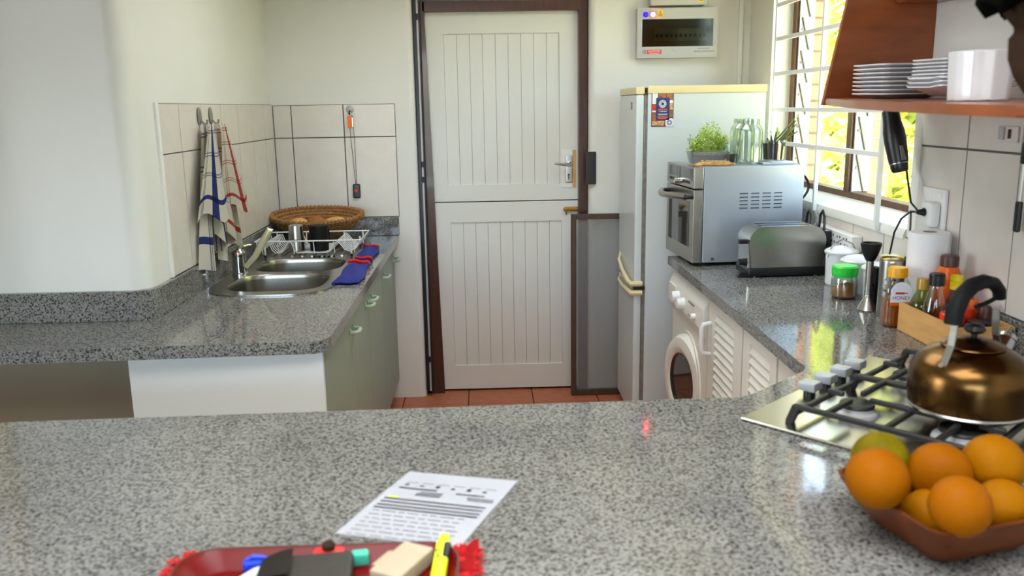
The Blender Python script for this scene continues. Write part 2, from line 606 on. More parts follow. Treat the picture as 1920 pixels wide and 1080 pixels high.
def thing(name, label, cat, loc=(0, 0, 0), rz=0.0, group=None):
    o = bpy.data.objects.new(name, None)
    o.empty_display_size = 0.05
    COL.objects.link(o)
    o.location = loc
    o.rotation_euler = (0, 0, rz)
    return tag(o, label, cat, group)


def struct(o, label, cat='wall'):
    o['kind'] = 'structure'
    o['label'] = label
    o['category'] = cat
    return o


def copy_part(src, parent, loc):
    o = src.copy()
    COL.objects.link(o)
    o.parent = parent
    o.location = loc
    return o


def text_mb(txt, size, mx, depth=0.0003):
    """lettering as mesh from the built-in font; mx places it (x right, y up)"""
    c = bpy.data.curves.new('lettering', 'FONT')
    c.body = txt
    c.size = size
    c.align_x = 'CENTER'
    c.align_y = 'CENTER'
    o = bpy.data.objects.new('lettering', c)
    COL.objects.link(o)
    dg = bpy.context.evaluated_depsgraph_get()
    me = bpy.data.meshes.new_from_object(o.evaluated_get(dg))
    t = MB()
    t.bm.from_mesh(me)
    for v in t.bm.verts:
        v.co = mx @ v.co
    bpy.data.objects.remove(o)
    bpy.data.curves.remove(c)
    bpy.data.meshes.remove(me)
    return t


def frame_mx(origin, right, up):
    r, u = Vector(right).normalized(), Vector(up).normalized()
    n = r.cross(u)
    m = Matrix((r, u, n)).transposed().to_4x4()
    m.translation = Vector(origin)
    return m


def rrect(x0, x1, y0, y1, r, n=6):
    pts = []
    for cx, cy, a in ((x1 - r, y1 - r, 0), (x0 + r, y1 - r, 90), (x0 + r, y0 + r, 180), (x1 - r, y0 + r, 270)):
        for i in range(n + 1):
            t = math.radians(a + 90 * i / n)
            pts.append((cx + r * math.cos(t), cy + r * math.sin(t)))
    return pts


# ------------------------------------------------------------------ the room
WL, WB, WR = -1.085, 4.51, 1.38          # left side wall, back wall, right wall
YF = 2.72                                # face of the wall left of the kitchen, towards the camera
ZC = 0.907                               # worktop height
CEIL = 2.55

g = MB()
g.bb(-7.2, 1.9, -3.6, 5.0, -0.08, -0.008)
floor = struct(obj('floor', g, 'terra_grout'), 'terracotta tiled kitchen floor with dark grout lines', 'floor')
tx = -0.1125 - 0.352 * 3
first = None
rows = [4.71 - 0.335 * k for k in range(9)]
t0 = MB(); t0.bb(0.003, 0.349, 0.003, 0.332, -0.012, 0.0, bev=0.002)
tile0 = obj('floor_tile', t0, 'terracotta', floor)
tile0.location = (tx, rows[1], 0)
for r in range(9):
    for k in range(7):
        if (r, k) == (0, 0):
            continue
        copy_part(tile0, floor, (tx + 0.352 * k, rows[r] - (0 if r else 0), 0))
tile0.location = (tx, rows[0], 0)

g = MB(); g.bb(-7.2, 1.7, -3.6, 4.9, CEIL, CEIL + 0.1)
struct(obj('ceiling', g, 'ceiling'), 'plain white ceiling above the kitchen', 'ceiling')

# left wall block with a soft rounded corner
g = MB()
r = 0.06
arc = [(WL - r + r * math.cos(a), YF + r - r * math.sin(a)) for a in [math.radians(90 - 90 * i / 8) for i in range(9)]]
g.prism([(-7.2, YF)] + arc + [(WL, WB + 0.3), (-7.2, WB + 0.3)], 0, CEIL)
wall_left = struct(obj('wall_left', g, 'plaster', sharp=30), 'white plastered wall with a rounded corner left of the sink')
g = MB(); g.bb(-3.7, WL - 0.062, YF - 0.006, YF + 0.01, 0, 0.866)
obj('overhang_shade_panel', g, 'taupe', wall_left, fix=True)  # shade below the worktop overhang, put into a darker panel colour

# back wall with the doorway, edges of the reveal rounded
DX0, DX1, DTOP = -0.345, 0.553, 2.14
g = MB()
rr = 0.035
def pier(x0, x1, left_round, right_round):
    p = []
    if left_round:
        p += [(x0, WB + 0.3), (x0, WB + rr)] + [(x0 + rr - rr * math.cos(a), WB + rr - rr * math.sin(a)) for a in [math.radians(90 * i / 5) for i in range(1, 6)]]
    else:
        p += [(x0, WB + 0.3), (x0, WB)]
    if right_round:
        p += [(x1 - rr + rr * math.sin(a), WB + rr - rr * math.cos(a)) for a in [math.radians(90 * i / 5) for i in range(6)]] + [(x1, WB + 0.3)]
    else:
        p += [(x1, WB), (x1, WB + 0.3)]
    return p
g.prism(pier(WL, DX0, False, True), 0, CEIL)
g.prism(pier(DX1, WR + 0.3, True, False), 0, CEIL)
g.bb(DX0, DX1, WB, WB + 0.3, DTOP, CEIL)
g.bb(DX0, DX1, WB + 0.24, WB + 0.3, 0, DTOP)
wall_back = struct(obj('wall_back', g, 'plaster', sharp=30), 'white plastered back wall around the doorway')

# right wall with the kitchen window
WY0, WY1, WZ0, WZ1 = 2.73, 4.16, 1.135, 2.3
WT = 0.30
g = MB()
def hole_wall(g, x0, x1):
    g.bb(x0, x1, -3.6, WY0, 0, CEIL)
    g.bb(x0, x1, WY1, WB + 0.3, 0, CEIL)
    g.bb(x0, x1, WY0, WY1, 0, WZ0)
    g.bb(x0, x1, WY0, WY1, WZ1, CEIL)
hole_wall(g, WR, WR + 0.16)
# sloping plaster sill
g.prism([(WR - 0.012, WZ0 - 0.005), (WR - 0.004, WZ0 + 0.012), (WR + 0.10, WZ0 + 0.045), (WR + 0.16, WZ0 + 0.05), (WR + 0.16, WZ0 - 0.02), (WR - 0.012, WZ0 - 0.02)], WY0, WY1, axis='y')
wall_right = struct(obj('wall_right', g, 'plaster'), 'white plastered right wall with the kitchen window')

g = MB()
g.bb(-7.3, -7.2, -3.6, YF, 0, CEIL)
struct(obj('wall_far_left', g, 'plaster'), 'white wall at the far left of the room')
g = MB()
g.bb(-7.2, -2.9, -3.6, -3.5, 0, CEIL); g.bb(0.4, 1.4, -3.6, -3.5, 0, CEIL); g.bb(-2.9, 0.4, -3.6, -3.5, 2.35, CEIL)
struct(obj('wall_front', g, 'plaster'), 'wall behind the camera with the open patio doorway')

# outer brick skin round the window: bricks one by one where the window shows them
g = MB()
hole = WR + 0.16
g.bb(hole, hole + 0.1, WY1 - 0.01, WY1 + 0.3, 0.9, 2.5)
g.bb(hole + 0.02, hole + 0.1, 3.44, 3.53, 0.9, 2.5)
skin = struct(obj('trim_1', g, 'mortar'), 'pale brick reveal and pier outside the kitchen window', 'brickwork')
b0 = MB(); b0.box((0, 0, 0), (0.105, 0.02, 0.068), bev=0.004, seg=1)
bk = obj('brick', b0, 'brick', skin)
bk.location = (hole + 0.052, WY1 - 0.02, 1.15)
for k in range(1, 16):
    copy_part(bk, skin, (hole + 0.052, WY1 - 0.02, 1.15 + 0.076 * k))
b1 = MB(); b1.box((0, 0, 0), (0.085, 0.1, 0.068), bev=0.004, seg=1)
bp = obj('brick', b1, 'brick', skin)
bp.location = (hole + 0.06, 3.485, 1.15)
for k in range(1, 16):
    copy_part(bp, skin, (hole + 0.06, 3.485, 1.15 + 0.076 * k))

# ------------------------------------------------------------------ tiling
def tiles(parent, axis, plane, edges, zrows, depth=0.008, gap=0.005, sign=1):
    """axis 'x': tiles on a wall of constant X (edges along Y); 'y': on a wall of constant Y"""
    e0, e1 = edges[0], edges[-1]
    g = MB()
    a, b = plane, plane + sign * depth * 0.55
    if axis == 'x':
        g.bb(min(a, b), max(a, b), e0, e1, zrows[0], zrows[-1])
    else:
        g.bb(e0, e1, min(a, b), max(a, b), zrows[0], zrows[-1])
    obj('grout', g, 'grout', parent)
    for p, q in zip(edges, edges[1:]):
        for z0, z1 in zip(zrows, zrows[1:]):
            g = MB()
            a, b = plane, plane + sign * (depth + random.uniform(-0.0006, 0.0006))
            if axis == 'x':
                g.bb(min(a, b), max(a, b), p + gap / 2, q - gap / 2, z0 + gap / 2, z1 - gap / 2, bev=0.0012)
            else:
                g.bb(p + gap / 2, q - gap / 2, min(a, b), max(a, b), z0 + gap / 2, z1 - gap / 2, bev=0.0012)
            obj('wall_tile', g, 'tile', parent)

ROW = 1.422
tiles(wall_left, 'x', WL, [2.935, 3.126, 3.376, 3.62, 3.86, 4.1, 4.32, 4.502], [1.005, ROW, 1.592], gap=0.004)
tiles(wall_back, 'y', WB, [WL + 0.009, -0.983, -0.717, -0.452], [1.005, ROW, 1.588], sign=-1)
g = MB(); g.bb(WL - 0.002, WL + 0.01, 2.912, 2.933, 1.005, 1.595, bev=0.002)
obj('tile_edge_trim', g, 'white_trim', wall_left)
tiles(wall_right, 'x', WR, [1.66, 1.908, 2.158, 2.408, 2.67], [1.0, ROW, 1.60], sign=-1, gap=0.006)
tiles(wall_right, 'x', WR, [2.676, 2.87, 3.12, 3.37, 3.62, 3.87, 4.12], [1.0, 1.122], sign=-1)

# pine post at the far left edge, cable trunking in the back right corner
g = MB(); g.bb(-1.63, -1.577, YF - 0.045, YF - 0.001, ZC, 2.2, bev=0.004)
struct(obj('trim_2', g, 'pine_edge'), 'yellow pine trim strip at the left edge', 'trim')
g = MB(); g.bb(1.318, 1.34, WB - 0.012, WB - 0.0005, 0.0, CEIL - 0.001, bev=0.003)
struct(obj('trim_3', g, 'white_trim'), 'thin white cable trunking beside the fuse box', 'trim')

# ------------------------------------------------------------------ window
win = bpy.data.objects.new('window_1', None); COL.objects.link(win)
win.location = (WR + 0.13, (WY0 + WY1) / 2, WZ0)
struct(win, 'brown wooden louvre window of two bays', 'window')
FX0, FX1 = WR + 0.095, WR + 0.15
g = MB()
g.bb(FX0, FX1, WY0, WY1, WZ0 + 0.035, WZ0 + 0.068, bev=0.003)
g.bb(FX0, FX1, WY0, WY1, WZ1 - 0.05, WZ1, bev=0.003)
g.bb(FX0, FX1, WY0, WY0 + 0.04, WZ0 + 0.06, WZ1 - 0.04, bev=0.003)
g.bb(FX0, FX1, WY1 - 0.045, WY1, WZ0 + 0.06, WZ1 - 0.04, bev=0.003)
obj('window_frame', g, 'frame_brown', win, True)
g = MB(); g.bb(FX0, FX1, 3.435, 3.475, WZ0 + 0.06, WZ1 - 0.04, bev=0.003)
obj('mullion', g, 'frame_brown', win, True)
nb = 7
hb = (WZ1 - 0.05 - WZ0 - 0.07) / nb
for (y0, y1) in ((WY0 + 0.04, 3.435), (3.475, WY1 - 0.045)):
    for yc, sg in ((y0, 1), (y1, -1)):
        g = MB()
        g.bb(FX0 + 0.012, FX1 + 0.03, yc, yc + sg * 0.006, WZ0 + 0.068, WZ1 - 0.05)
        g.bb(FX0 + 0.012, FX0 + 0.018, yc, yc + sg * 0.016, WZ0 + 0.068, WZ1 - 0.05)
        ch = obj('louvre_channel', g, 'alu', win, True)
        for k in range(nb):
            zc = WZ0 + 0.068 + hb * (k + 0.5)
            g = MB()
            g.box((FX0 + 0.045, yc + sg * 0.011, zc), (0.006, 0.01, hb * 1.02), rot=(0, -0.24, 0))
            g.cyl((FX0 + 0.03, yc + sg * 0.006, zc + 0.02), (FX0 + 0.03, yc + sg * 0.012, zc + 0.02), 0.006, seg=8)
            obj('blade_clip', g, 'gasket', ch, True)
    for k in range(nb):
        zc = WZ0 + 0.068 + hb * (k + 0.5)
        g = MB(); g.box((FX0 + 0.045, (y0 + y1) / 2, zc), (0.004, y1 - y0 - 0.016, hb * 1.12), rot=(0, -0.24, 0))
        obj('glass_slat', g, 'glass', win, True)

# burglar bars
BX = WR - 0.022
bars = thing('burglar_bars', 'white painted steel burglar bars across the kitchen window', 'burglar bars', (BX, 3.4, WZ0))
for yb in (4.03, 3.47, 2.905):
    g = MB(); g.bb(BX - 0.008, BX + 0.008, yb - 0.008, yb + 0.008, WZ0 - 0.012, 2.3, bev=0.002)
    obj('vertical_bar', g, 'bar_white', bars, True)
for zb in (1.38, 1.53, 1.69, 1.845, 1.995, 2.15):
    g = MB(); g.bb(BX - 0.004, BX + 0.008, 2.905, 4.03, zb - 0.009, zb + 0.009, bev=0.002)
    obj('horizontal_bar', g, 'bar_white', bars, True)

# ------------------------------------------------------------------ garden seen through the window
g = MB(); g.bb(1.9, 40, -12, 40, -0.5, -0.4)
tag(obj('garden_lawn', g, 'lawn'), 'bright sunlit lawn outside the kitchen window', 'lawn', kind='structure')

def bush(name, label, c, R, n, leaf, seed, tall=1.0):
    rnd = random.Random(seed)
    t = thing(name, label, 'bush', (c[0], c[1], -0.4))
    g = MB()
    for k in range(n):
        a = rnd.uniform(0, 2 * PI); b = rnd.uniform(-0.3 if tall == 1.0 else -1, 1)
        rad = rnd.uniform(0.55, 1.0)
        s = math.sqrt(max(0, 1 - b * b))
        p = Vector((R * rad * s * math.cos(a), R * rad * s * math.sin(a), c[2] + 0.4 + R * rad * b * tall))
        q = Euler((rnd.uniform(-0.9, 0.9), rnd.uniform(-0.9, 0.9), rnd.uniform(0, 6.3))).to_matrix()
        L, W = leaf * rnd.uniform(0.7, 1.3), leaf * 0.32
        vs = [(0, -L / 2, 0), (W / 2, -L * 0.1, 0.02 * L), (W * 0.35, L * 0.25, 0.05 * L), (0, L / 2, -0.1 * L), (-W * 0.35, L * 0.25, 0.05 * L), (-W / 2, -L * 0.1, 0.02 * L)]
        g._add([p + q @ Vector(v) for v in vs], [(0, 1, 2, 3, 4, 5)])
    o = obj('foliage', g, 'hedge', t, fix=False)
    o['kind'] = 'stuff'
    g = MB()
    for k in range(5):
        a = k * 1.3
        g.tube([(0.05 * math.cos(a), 0.05 * math.sin(a), 0), (R * 0.3 * math.cos(a), R * 0.3 * math.sin(a), (c[2] + 0.4) * 0.6), (R * 0.5 * math.cos(a), R * 0.5 * math.sin(a), c[2] + 0.4)], [0.03, 0.02, 0.008], seg=6)
    obj('stems', g, 'twig', t)
    return t

bush('leafy_shrub', 'pale green leafy shrub seen beyond the window mullion', (3.0, 6.0, 0.75), 0.55, 420, 0.24, 3)
bush('leafy_shrub', 'low sunlit shrub seen through the window beside the hanging blender', (3.3, 4.3, 0.35), 0.42, 320, 0.2, 5)
bush('leafy_shrub', 'shrub before the tall trees seen in the left bay', (3.6, 8.3, 0.6), 0.6, 500, 0.3, 8)

LBL = ('tall yellow green tree nearest the kitchen window', 'tall sunlit tree left of the shrubs', 'broad sunlit tree in the middle of the garden', 'big pale tree at the far end of the garden', 'leafy tree seen over the hanging blender')
for k, (x, y, h_, r_, st) in enumerate(((6.0, 6.9, 2.8, 1.75, 1.8), (6.2, 11.2, 2.9, 2.0, 1.7), (6.5, 15.6, 3.0, 2.1, 1.7), (7.0, 20.6, 3.2, 2.5, 1.6), (6.2, 2.9, 2.6, 1.75, 1.8))):
    bush('garden_tree', LBL[k], (x, y, h_), r_, 3200, 0.5, 40 + k, st)

# ------------------------------------------------------------------ door
fx0 = onY(795, 23, 4.58).x
DOOR_Y = 4.60
frame = bpy.data.objects.new('trim_4', None); COL.objects.link(frame); frame.location = (0.1, DOOR_Y, 0)
struct(frame, 'dark varnished wooden door frame', 'door frame')
fy0, fy1 = DOOR_Y - 0.04, DOOR_Y + 0.06
g = MB(); g.prism([(-0.375 + 0.055, 0), (-0.375 + 0.129, 0), (-0.288, 2.05), (-0.288, 2.095), (-0.335, 2.095)], fy0, fy1, axis='y')
obj('left_jamb', g, 'wood_dark', frame, True)
g = MB(); g.bb(0.503, 0.55, fy0, fy1, 0, 2.095, bev=0.003)
obj('right_jamb', g, 'wood_dark', frame, True)
g = MB(); g.bb(-0.30, 0.503, fy0, fy1, 2.042, 2.095, bev=0.003)
obj('head', g, 'wood_dark', frame, True)

door = bpy.data.objects.new('door_1', None); COL.objects.link(door); door.location = (0.11, DOOR_Y + 0.03, 0)
struct(door, 'white panelled stable door in two leaves with tongue and groove boards', 'door')
SPLIT = 1.065

def leaf(name, z0, z1, px0, px1, pz0, pz1, nboards):
    """frame of stiles and rails with recessed boards"""
    g = MB()
    y0, y1 = DOOR_Y - 0.005, DOOR_Y + 0.035
    x0, x1 = -0.29, 0.502
    g.bb(x0, px0, y0, y1, z0, z1)
    g.bb(px1, x1, y0, y1, z0, z1)
    g.bb(px0, px1, y0, y1, z0, pz0)
    g.bb(px0, px1, y0, y1, pz1, z1)
    lf = obj(name, g, 'door_white', door, True)
    bw = (px1 - px0) / nboards
    for k in range(nboards):
        g = MB()
        g.bb(px0 + bw * k + 0.0004, px0 + bw * (k + 1) - 0.0004, y0 + 0.008, y1 - 0.006, pz0 - 0.002, pz1 + 0.002, bev=0.0018)
        obj('board', g, 'door_white', lf, True)
    g = MB(); g.bb(px0, px1, y1 - 0.008, y1 - 0.001, pz0, pz1)
    obj('backing', g, 'door_white', lf, True)
    return lf

p = onY(830, 61, DOOR_Y); q = onY(1047, 345, DOOR_Y)
top = leaf('top_leaf', SPLIT + 0.003, 2.043, -0.195, 0.405, 1.155, 1.935, 9)
p2 = onY(847, 417, DOOR_Y); q2 = onY(1052, 680, DOOR_Y)
bot = leaf('bottom_leaf', 0.012, SPLIT - 0.003, -0.186, 0.415, 0.148, 0.955, 9)

hy = DOOR_Y - 0.006
def dp(x, y):
    return onY(x, y, hy)
a = dp(1057, 290); b = dp(1077, 343)
g = MB(); g.bb(dp(1052, 280).x, dp(1072, 280).x, hy - 0.003, hy + 0.002, dp(1060, 351).z, dp(1060, 280).z)
obj('lock_backing', g, 'white_plastic', top, True)
g = MB(); g.bb(dp(1060, 290).x, dp(1073, 290).x, hy - 0.01, hy, dp(1066, 342).z, dp(1066, 291).z, bev=0.004)
pl = obj('lock_plate', g, 'steel', top, True)
g = MB(); c = dp(1066, 329); g.cyl((c.x, hy - 0.012, c.z + 0.005), (c.x, hy - 0.004, c.z + 0.005), 0.006, seg=12); g.bb(c.x - 0.003, c.x + 0.003, hy - 0.012, hy - 0.006, c.z - 0.02, c.z)
obj('keyhole', g, 'lid_brown', pl, True)
g = MB(); c = dp(1068, 307)
g.cyl((c.x, hy - 0.045, c.z), (c.x, hy - 0.008, c.z), 0.012, seg=16)
e = dp(1037, 306)
g.tube([(c.x, hy - 0.045, c.z), (c.x - 0.02, hy - 0.055, c.z - 0.003), (e.x + 0.03, hy - 0.055, c.z + 0.002), (e.x, hy - 0.05, c.z + 0.006)], [0.011, 0.009, 0.008, 0.005], seg=10)
obj('lever_handle', g, 'chrome', top, True)
g = MB(); g.bb(dp(1074, 300).x, dp(1080, 300).x, hy - 0.004, hy + 0.002, dp(1077, 351).z, dp(1077, 281).z)
obj('bare_wood_strip', g, 'crate', top, True)
g = MB(); c0, c1 = dp(1057, 392), dp(1083, 392)
g.bb(c0.x, c1.x, hy - 0.012, hy, c0.z - 0.012, c0.z + 0.012, bev=0.002)
g.cyl((c0.x - 0.005, hy - 0.016, c0.z), (c1.x + 0.01, hy - 0.016, c0.z), 0.005, seg=10)
g.cyl((c0.x + 0.012, hy - 0.018, c0.z), (c0.x + 0.012, hy - 0.018, c0.z - 0.028), 0.004, seg=8)
obj('brass_bolt', g, 'brass', bot, True)

# dark steel gate post folded beside the doorway, and its lock keep on the other side
gate = thing('security_gate_post', 'dark steel security gate post standing left of the door frame', 'gate post', (-0.35, WB + 0.03, 0))
g = MB()
g.bb(-0.3445, -0.309, WB + 0.012, WB + 0.05, 0.03, 2.13, bev=0.004)
obj('post', g, 'gate_steel', gate, True)
g = MB(); g.bb(-0.326, -0.316, WB + 0.004, WB + 0.012, 0.03, 2.13, bev=0.002)
obj('channel', g, 'grey_plastic', gate, True)
for z in (1.18, 1.26, 0.2, 2.0):
    g = MB(); g.cyl((-0.322, WB + 0.004, z), (-0.322, WB + 0.004, z + 0.03), 0.007, seg=10)
    obj('hinge', g, 'gate_steel', gate, True)
g = MB(); g.bb(0.533, 0.588, WB - 0.016, WB - 0.0005, 1.155, 1.325, bev=0.005)
tag(obj('gate_lock_keep', g, 'black'), 'scuffed black gate lock keep on the right door reveal', 'lock')

# ------------------------------------------------------------------ fuse boxes
def wall_rect(x0, y0, x1, y1, Y):
    a, b = onY(x0, y0, Y), onY(x1, y1, Y)
    return a.x, b.x, b.z, a.z

fy = WB - 0.055
x0, x1, z0, z1 = 0.788, 1.196, 1.792, 2.036
fuse = thing('fuse_box', 'grey fuse box with a smoked window and blue and red lamps', 'fuse box', ((x0 + x1) / 2, WB - 0.03, z0))
g = MB()
wx0, wx1, wz0, wz1 = x0 + 0.025, x1 - 0.022, z0 + 0.056, z1 - 0.054
g.prism([(x0, z0), (x1, z0), (x1, z1), (x0, z1)], fy, WB - 0.001, axis='y', holes=[[(wx0, wz0), (wx1, wz0), (wx1, wz1), (wx0, wz1)]])
obj('housing', g, 'grey_plastic', fuse, True)
g = MB(); g.bb(wx0, wx1, WB - 0.012, WB - 0.004, wz0, wz1)
obj('backplate', g, 'taupe', fuse, True)
for k in range(11):
    g = MB()
    bx = wx0 + 0.065 + k * 0.0245
    g.bb(bx, bx + 0.0225, fy + 0.014, WB - 0.012, wz0 + 0.03, wz1 - 0.045, bev=0.002)
    br = obj('breaker', g, 'white_plastic' if k > 4 else 'grey_plastic', fuse, True)
    g = MB(); g.bb(bx + 0.005, bx + 0.0175, fy + 0.006, fy + 0.014, wz0 + 0.045, wz0 + 0.062, bev=0.001)
    obj('toggle', g, 'black', br, True)
g = MB(); g.bb(wx0, wx1, fy + 0.001, fy + 0.004, wz0, wz1)
obj('smoked_window', g, 'smoke', fuse, True)
g = MB(); g.prism([(wx0 + 0.15 + 0.036 + 0.036 * math.cos(a), wz0 - 0.001 + 0.024 * math.sin(a)) for a in [math.radians(180 + 180 * i / 10) for i in range(11)]], fy - 0.004, fy, axis='y')
obj('latch', g, 'grey_plastic', fuse, True)
lz = z1 - 0.032
g = MB(); g.ball((x0 + 0.042, fy - 0.003, lz), (0.0135, 0.009, 0.0135), 16, 8)
obj('blue_lamp', g, 'led_blue', fuse, True)
g = MB(); g.ball((x0 + 0.078, fy - 0.003, lz), (0.0135, 0.009, 0.0135), 16, 8)
obj('red_lamp', g, 'led_red', fuse, True)
g = MB(); g.lathe([(0.0135, 0), (0.0165, 0), (0.0165, 0.004), (0.0135, 0.004)], 20, (x0 + 0.078, fy, lz), Matrix.Rotation(PI / 2, 3, 'X'))
obj('lamp_bezel', g, 'sign_red', fuse, True)

def warn(cx, cz, yy, parent, s=1.0):
    g = MB(); g.bb(cx - 0.0125 * s, cx + 0.0125 * s, yy - 0.0006, yy, cz - 0.0185 * s, cz + 0.0185 * s)
    st = obj('warning_sticker', g, 'sign_yellow', parent, True)
    g = MB()
    y = yy - 0.0009
    tri = [(0, 0.016), (-0.0115, -0.005), (0.0115, -0.005)]
    inn = [(0, 0.0125), (-0.0088, -0.0036), (0.0088, -0.0036)]
    for i in range(3):
        j = (i + 1) % 3
        g.quad([(cx + s * tri[i][0], y, cz + s * tri[i][1]), (cx + s * tri[j][0], y, cz + s * tri[j][1]), (cx + s * inn[j][0], y, cz + s * inn[j][1]), (cx + s * inn[i][0], y, cz + s * inn[i][1])])
    bolt = [(0.001, 0.009), (-0.003, 0.002), (0, 0.002), (-0.0015, -0.003), (0.003, 0.004), (0.0005, 0.004), (0.003, 0.009)]
    g.quad([(cx + s * a, y, cz + s * b) for a, b in bolt])
    for dz in (-0.008, -0.013):
        g.quad([(cx - 0.01 * s, y, cz + s * dz), (cx + 0.01 * s, y, cz + s * dz), (cx + 0.01 * s, y, cz + s * (dz + 0.0022)), (cx - 0.01 * s, y, cz + s * (dz + 0.0022))])
    obj('warning_print', g, 'ink_dark', st, True)

warn(x0 + 0.115, lz + 0.004, fy, fuse)
g = MB(); g.bb(x0 + 0.05, x0 + 0.124, fy - 0.0006, fy, z0 + 0.02, z0 + 0.041)
st = obj('red_sticker', g, 'sign_red', fuse, True)
g = MB()
for k, ww in enumerate((0.062, 0.066, 0.05)):
    zz = z0 + 0.035 - k * 0.006
    g.quad([(x0 + 0.087 - ww / 2, fy - 0.0009, zz), (x0 + 0.087 + ww / 2, fy - 0.0009, zz), (x0 + 0.087 + ww / 2, fy - 0.0009, zz + 0.0018), (x0 + 0.087 - ww / 2, fy - 0.0009, zz + 0.0018)])
obj('sticker_print', g, 'white_plastic', st, True)
g = MB()
cx, cz = x0 + 0.037, z0 + 0.03
g.lathe([(0.0072, 0), (0.009, 0), (0.009, 0.0005), (0.0072, 0.0005)], 20, (cx, fy - 0.0001, cz), Matrix.Rotation(PI / 2, 3, 'X'))
g.box((cx, fy - 0.0004, cz), (0.015, 0.0005, 0.0018), rot=(0, PI / 4, 0))
obj('prohibition_mark', g, 'ink_dark', fuse, True)
g = MB()
rnd = random.Random(4)
for k, (xa, xb) in enumerate(((wx1 - 0.078, wx1 - 0.018), (wx1 - 0.094, wx1 + 0.006))):
    zz = wz0 - 0.012 - k * 0.0145
    xx = xa
    while xx < xb:
        ww = rnd.uniform(0.004, 0.009)
        g.quad([(xx, fy - 0.0004, zz), (xx + ww, fy - 0.0004, zz), (xx + ww, fy - 0.0004, zz + 0.0028), (xx, fy - 0.0004, zz + 0.0028)])
        xx += ww + 0.002
obj('housing_print', g, 'ink_dark', fuse, True)

x0, x1, z0, z1 = 0.848, 1.135, 2.046, 2.30
meter = thing('meter_box', 'second grey box above the fuse box', 'meter box', ((x0 + x1) / 2, WB - 0.03, z0))
g = MB(); g.bb(x0, x1, WB - 0.075, WB - 0.001, z0, z1, bev=0.008)
obj('housing', g, 'grey_plastic', meter, True)
g = MB(); g.bb(x0 + 0.115, x0 + 0.17, WB - 0.08, WB - 0.074, z0 + 0.022, z0 + 0.04, bev=0.004)
obj('latch', g, 'grey_plastic', meter, True)
warn(x1 - 0.032, z0 + 0.032, WB - 0.0752, meter)

# ------------------------------------------------------------------ left worktop and sink
lo = [(-0.464, 4.507), (-0.464, 2.47)]
lo += [(-0.464 - 0.055 + 0.055 * math.cos(a), 2.455 - 0.055 * math.sin(a)) for a in [math.radians(15 * i) for i in range(1, 7)]]
lo += [(-1.4, 2.366), (-3.4, 2.33), (-3.4, YF - 0.002), (WL - 0.06, YF - 0.002)]
lo += [(WL + 0.002, YF + 0.06), (WL + 0.002, 4.507)]
SX0, SX1, SY0, SY1 = -1.045, -0.575, 3.03, 4.30      # outline of the sink top

def sink_outline(off):
    """outline of the sink rim, near end bowed out"""
    pts = []
    x0, x1, y1 = SX0 + off, SX1 - off, SY1 - off
    cx, hw = (x0 + x1) / 2, (x1 - x0) / 2
    for i in range(25):
        a = PI + PI * i / 24
        ca, sa = math.cos(a), math.sin(a)
        px = cx + hw * (abs(ca) ** 0.62) * (1 if ca >= 0 else -1)
        py = SY0 + 0.21 + (0.21 - off) * (-(abs(sa) ** 0.75))
        pts.append((px, py))
    r = 0.05
    pts += [(x1 - r + r * math.cos(a), y1 - r + r * math.sin(a)) for a in [math.radians(18 * i) for i in range(6)]]
    pts += [(x0 + r - r * math.sin(a), y1 - r + r * math.cos(a)) for a in [math.radians(18 * i) for i in range(6)]]
    return pts

worktop_l = thing('worktop', 'speckled grey granite worktop with a double sink let into it', 'worktop', (-0.8, 3.4, ZC))
g = MB()
g.prism(lo, ZC - 0.038, ZC, holes=[sink_outline(0.012)])
bmesh.ops.dissolve_degenerate(g.bm, edges=g.bm.edges[:], dist=1e-5)
obj('slab', g, 'granite', worktop_l, True, sharp=30)
ups = thing('upstand', 'grey granite upstand strip along the walls round the sink run', 'upstand', (-0.8, 3.4, ZC))
for nm, (a, b, c, d) in (('side', (WL + 0.0, WL + 0.02, YF + 0.05, 4.507)), ('back', (WL + 0.02, -0.455, WB - 0.022, WB)), ('front', (-3.4, WL - 0.03, YF - 0.02, YF))):
    g = MB(); g.bb(a, b, c, d, ZC, 1.004, bev=0.003)
    obj('strip', g, 'granite', ups, True)
g = MB()
g.prism([(WL - 0.035, YF - 0.02), (WL + 0.004, YF + 0.0), (WL + 0.02, YF + 0.03), (WL + 0.02, YF + 0.055), (WL, YF + 0.055), (WL - 0.035, YF)], ZC, 1.004)
obj('strip', g, 'granite', ups, True)

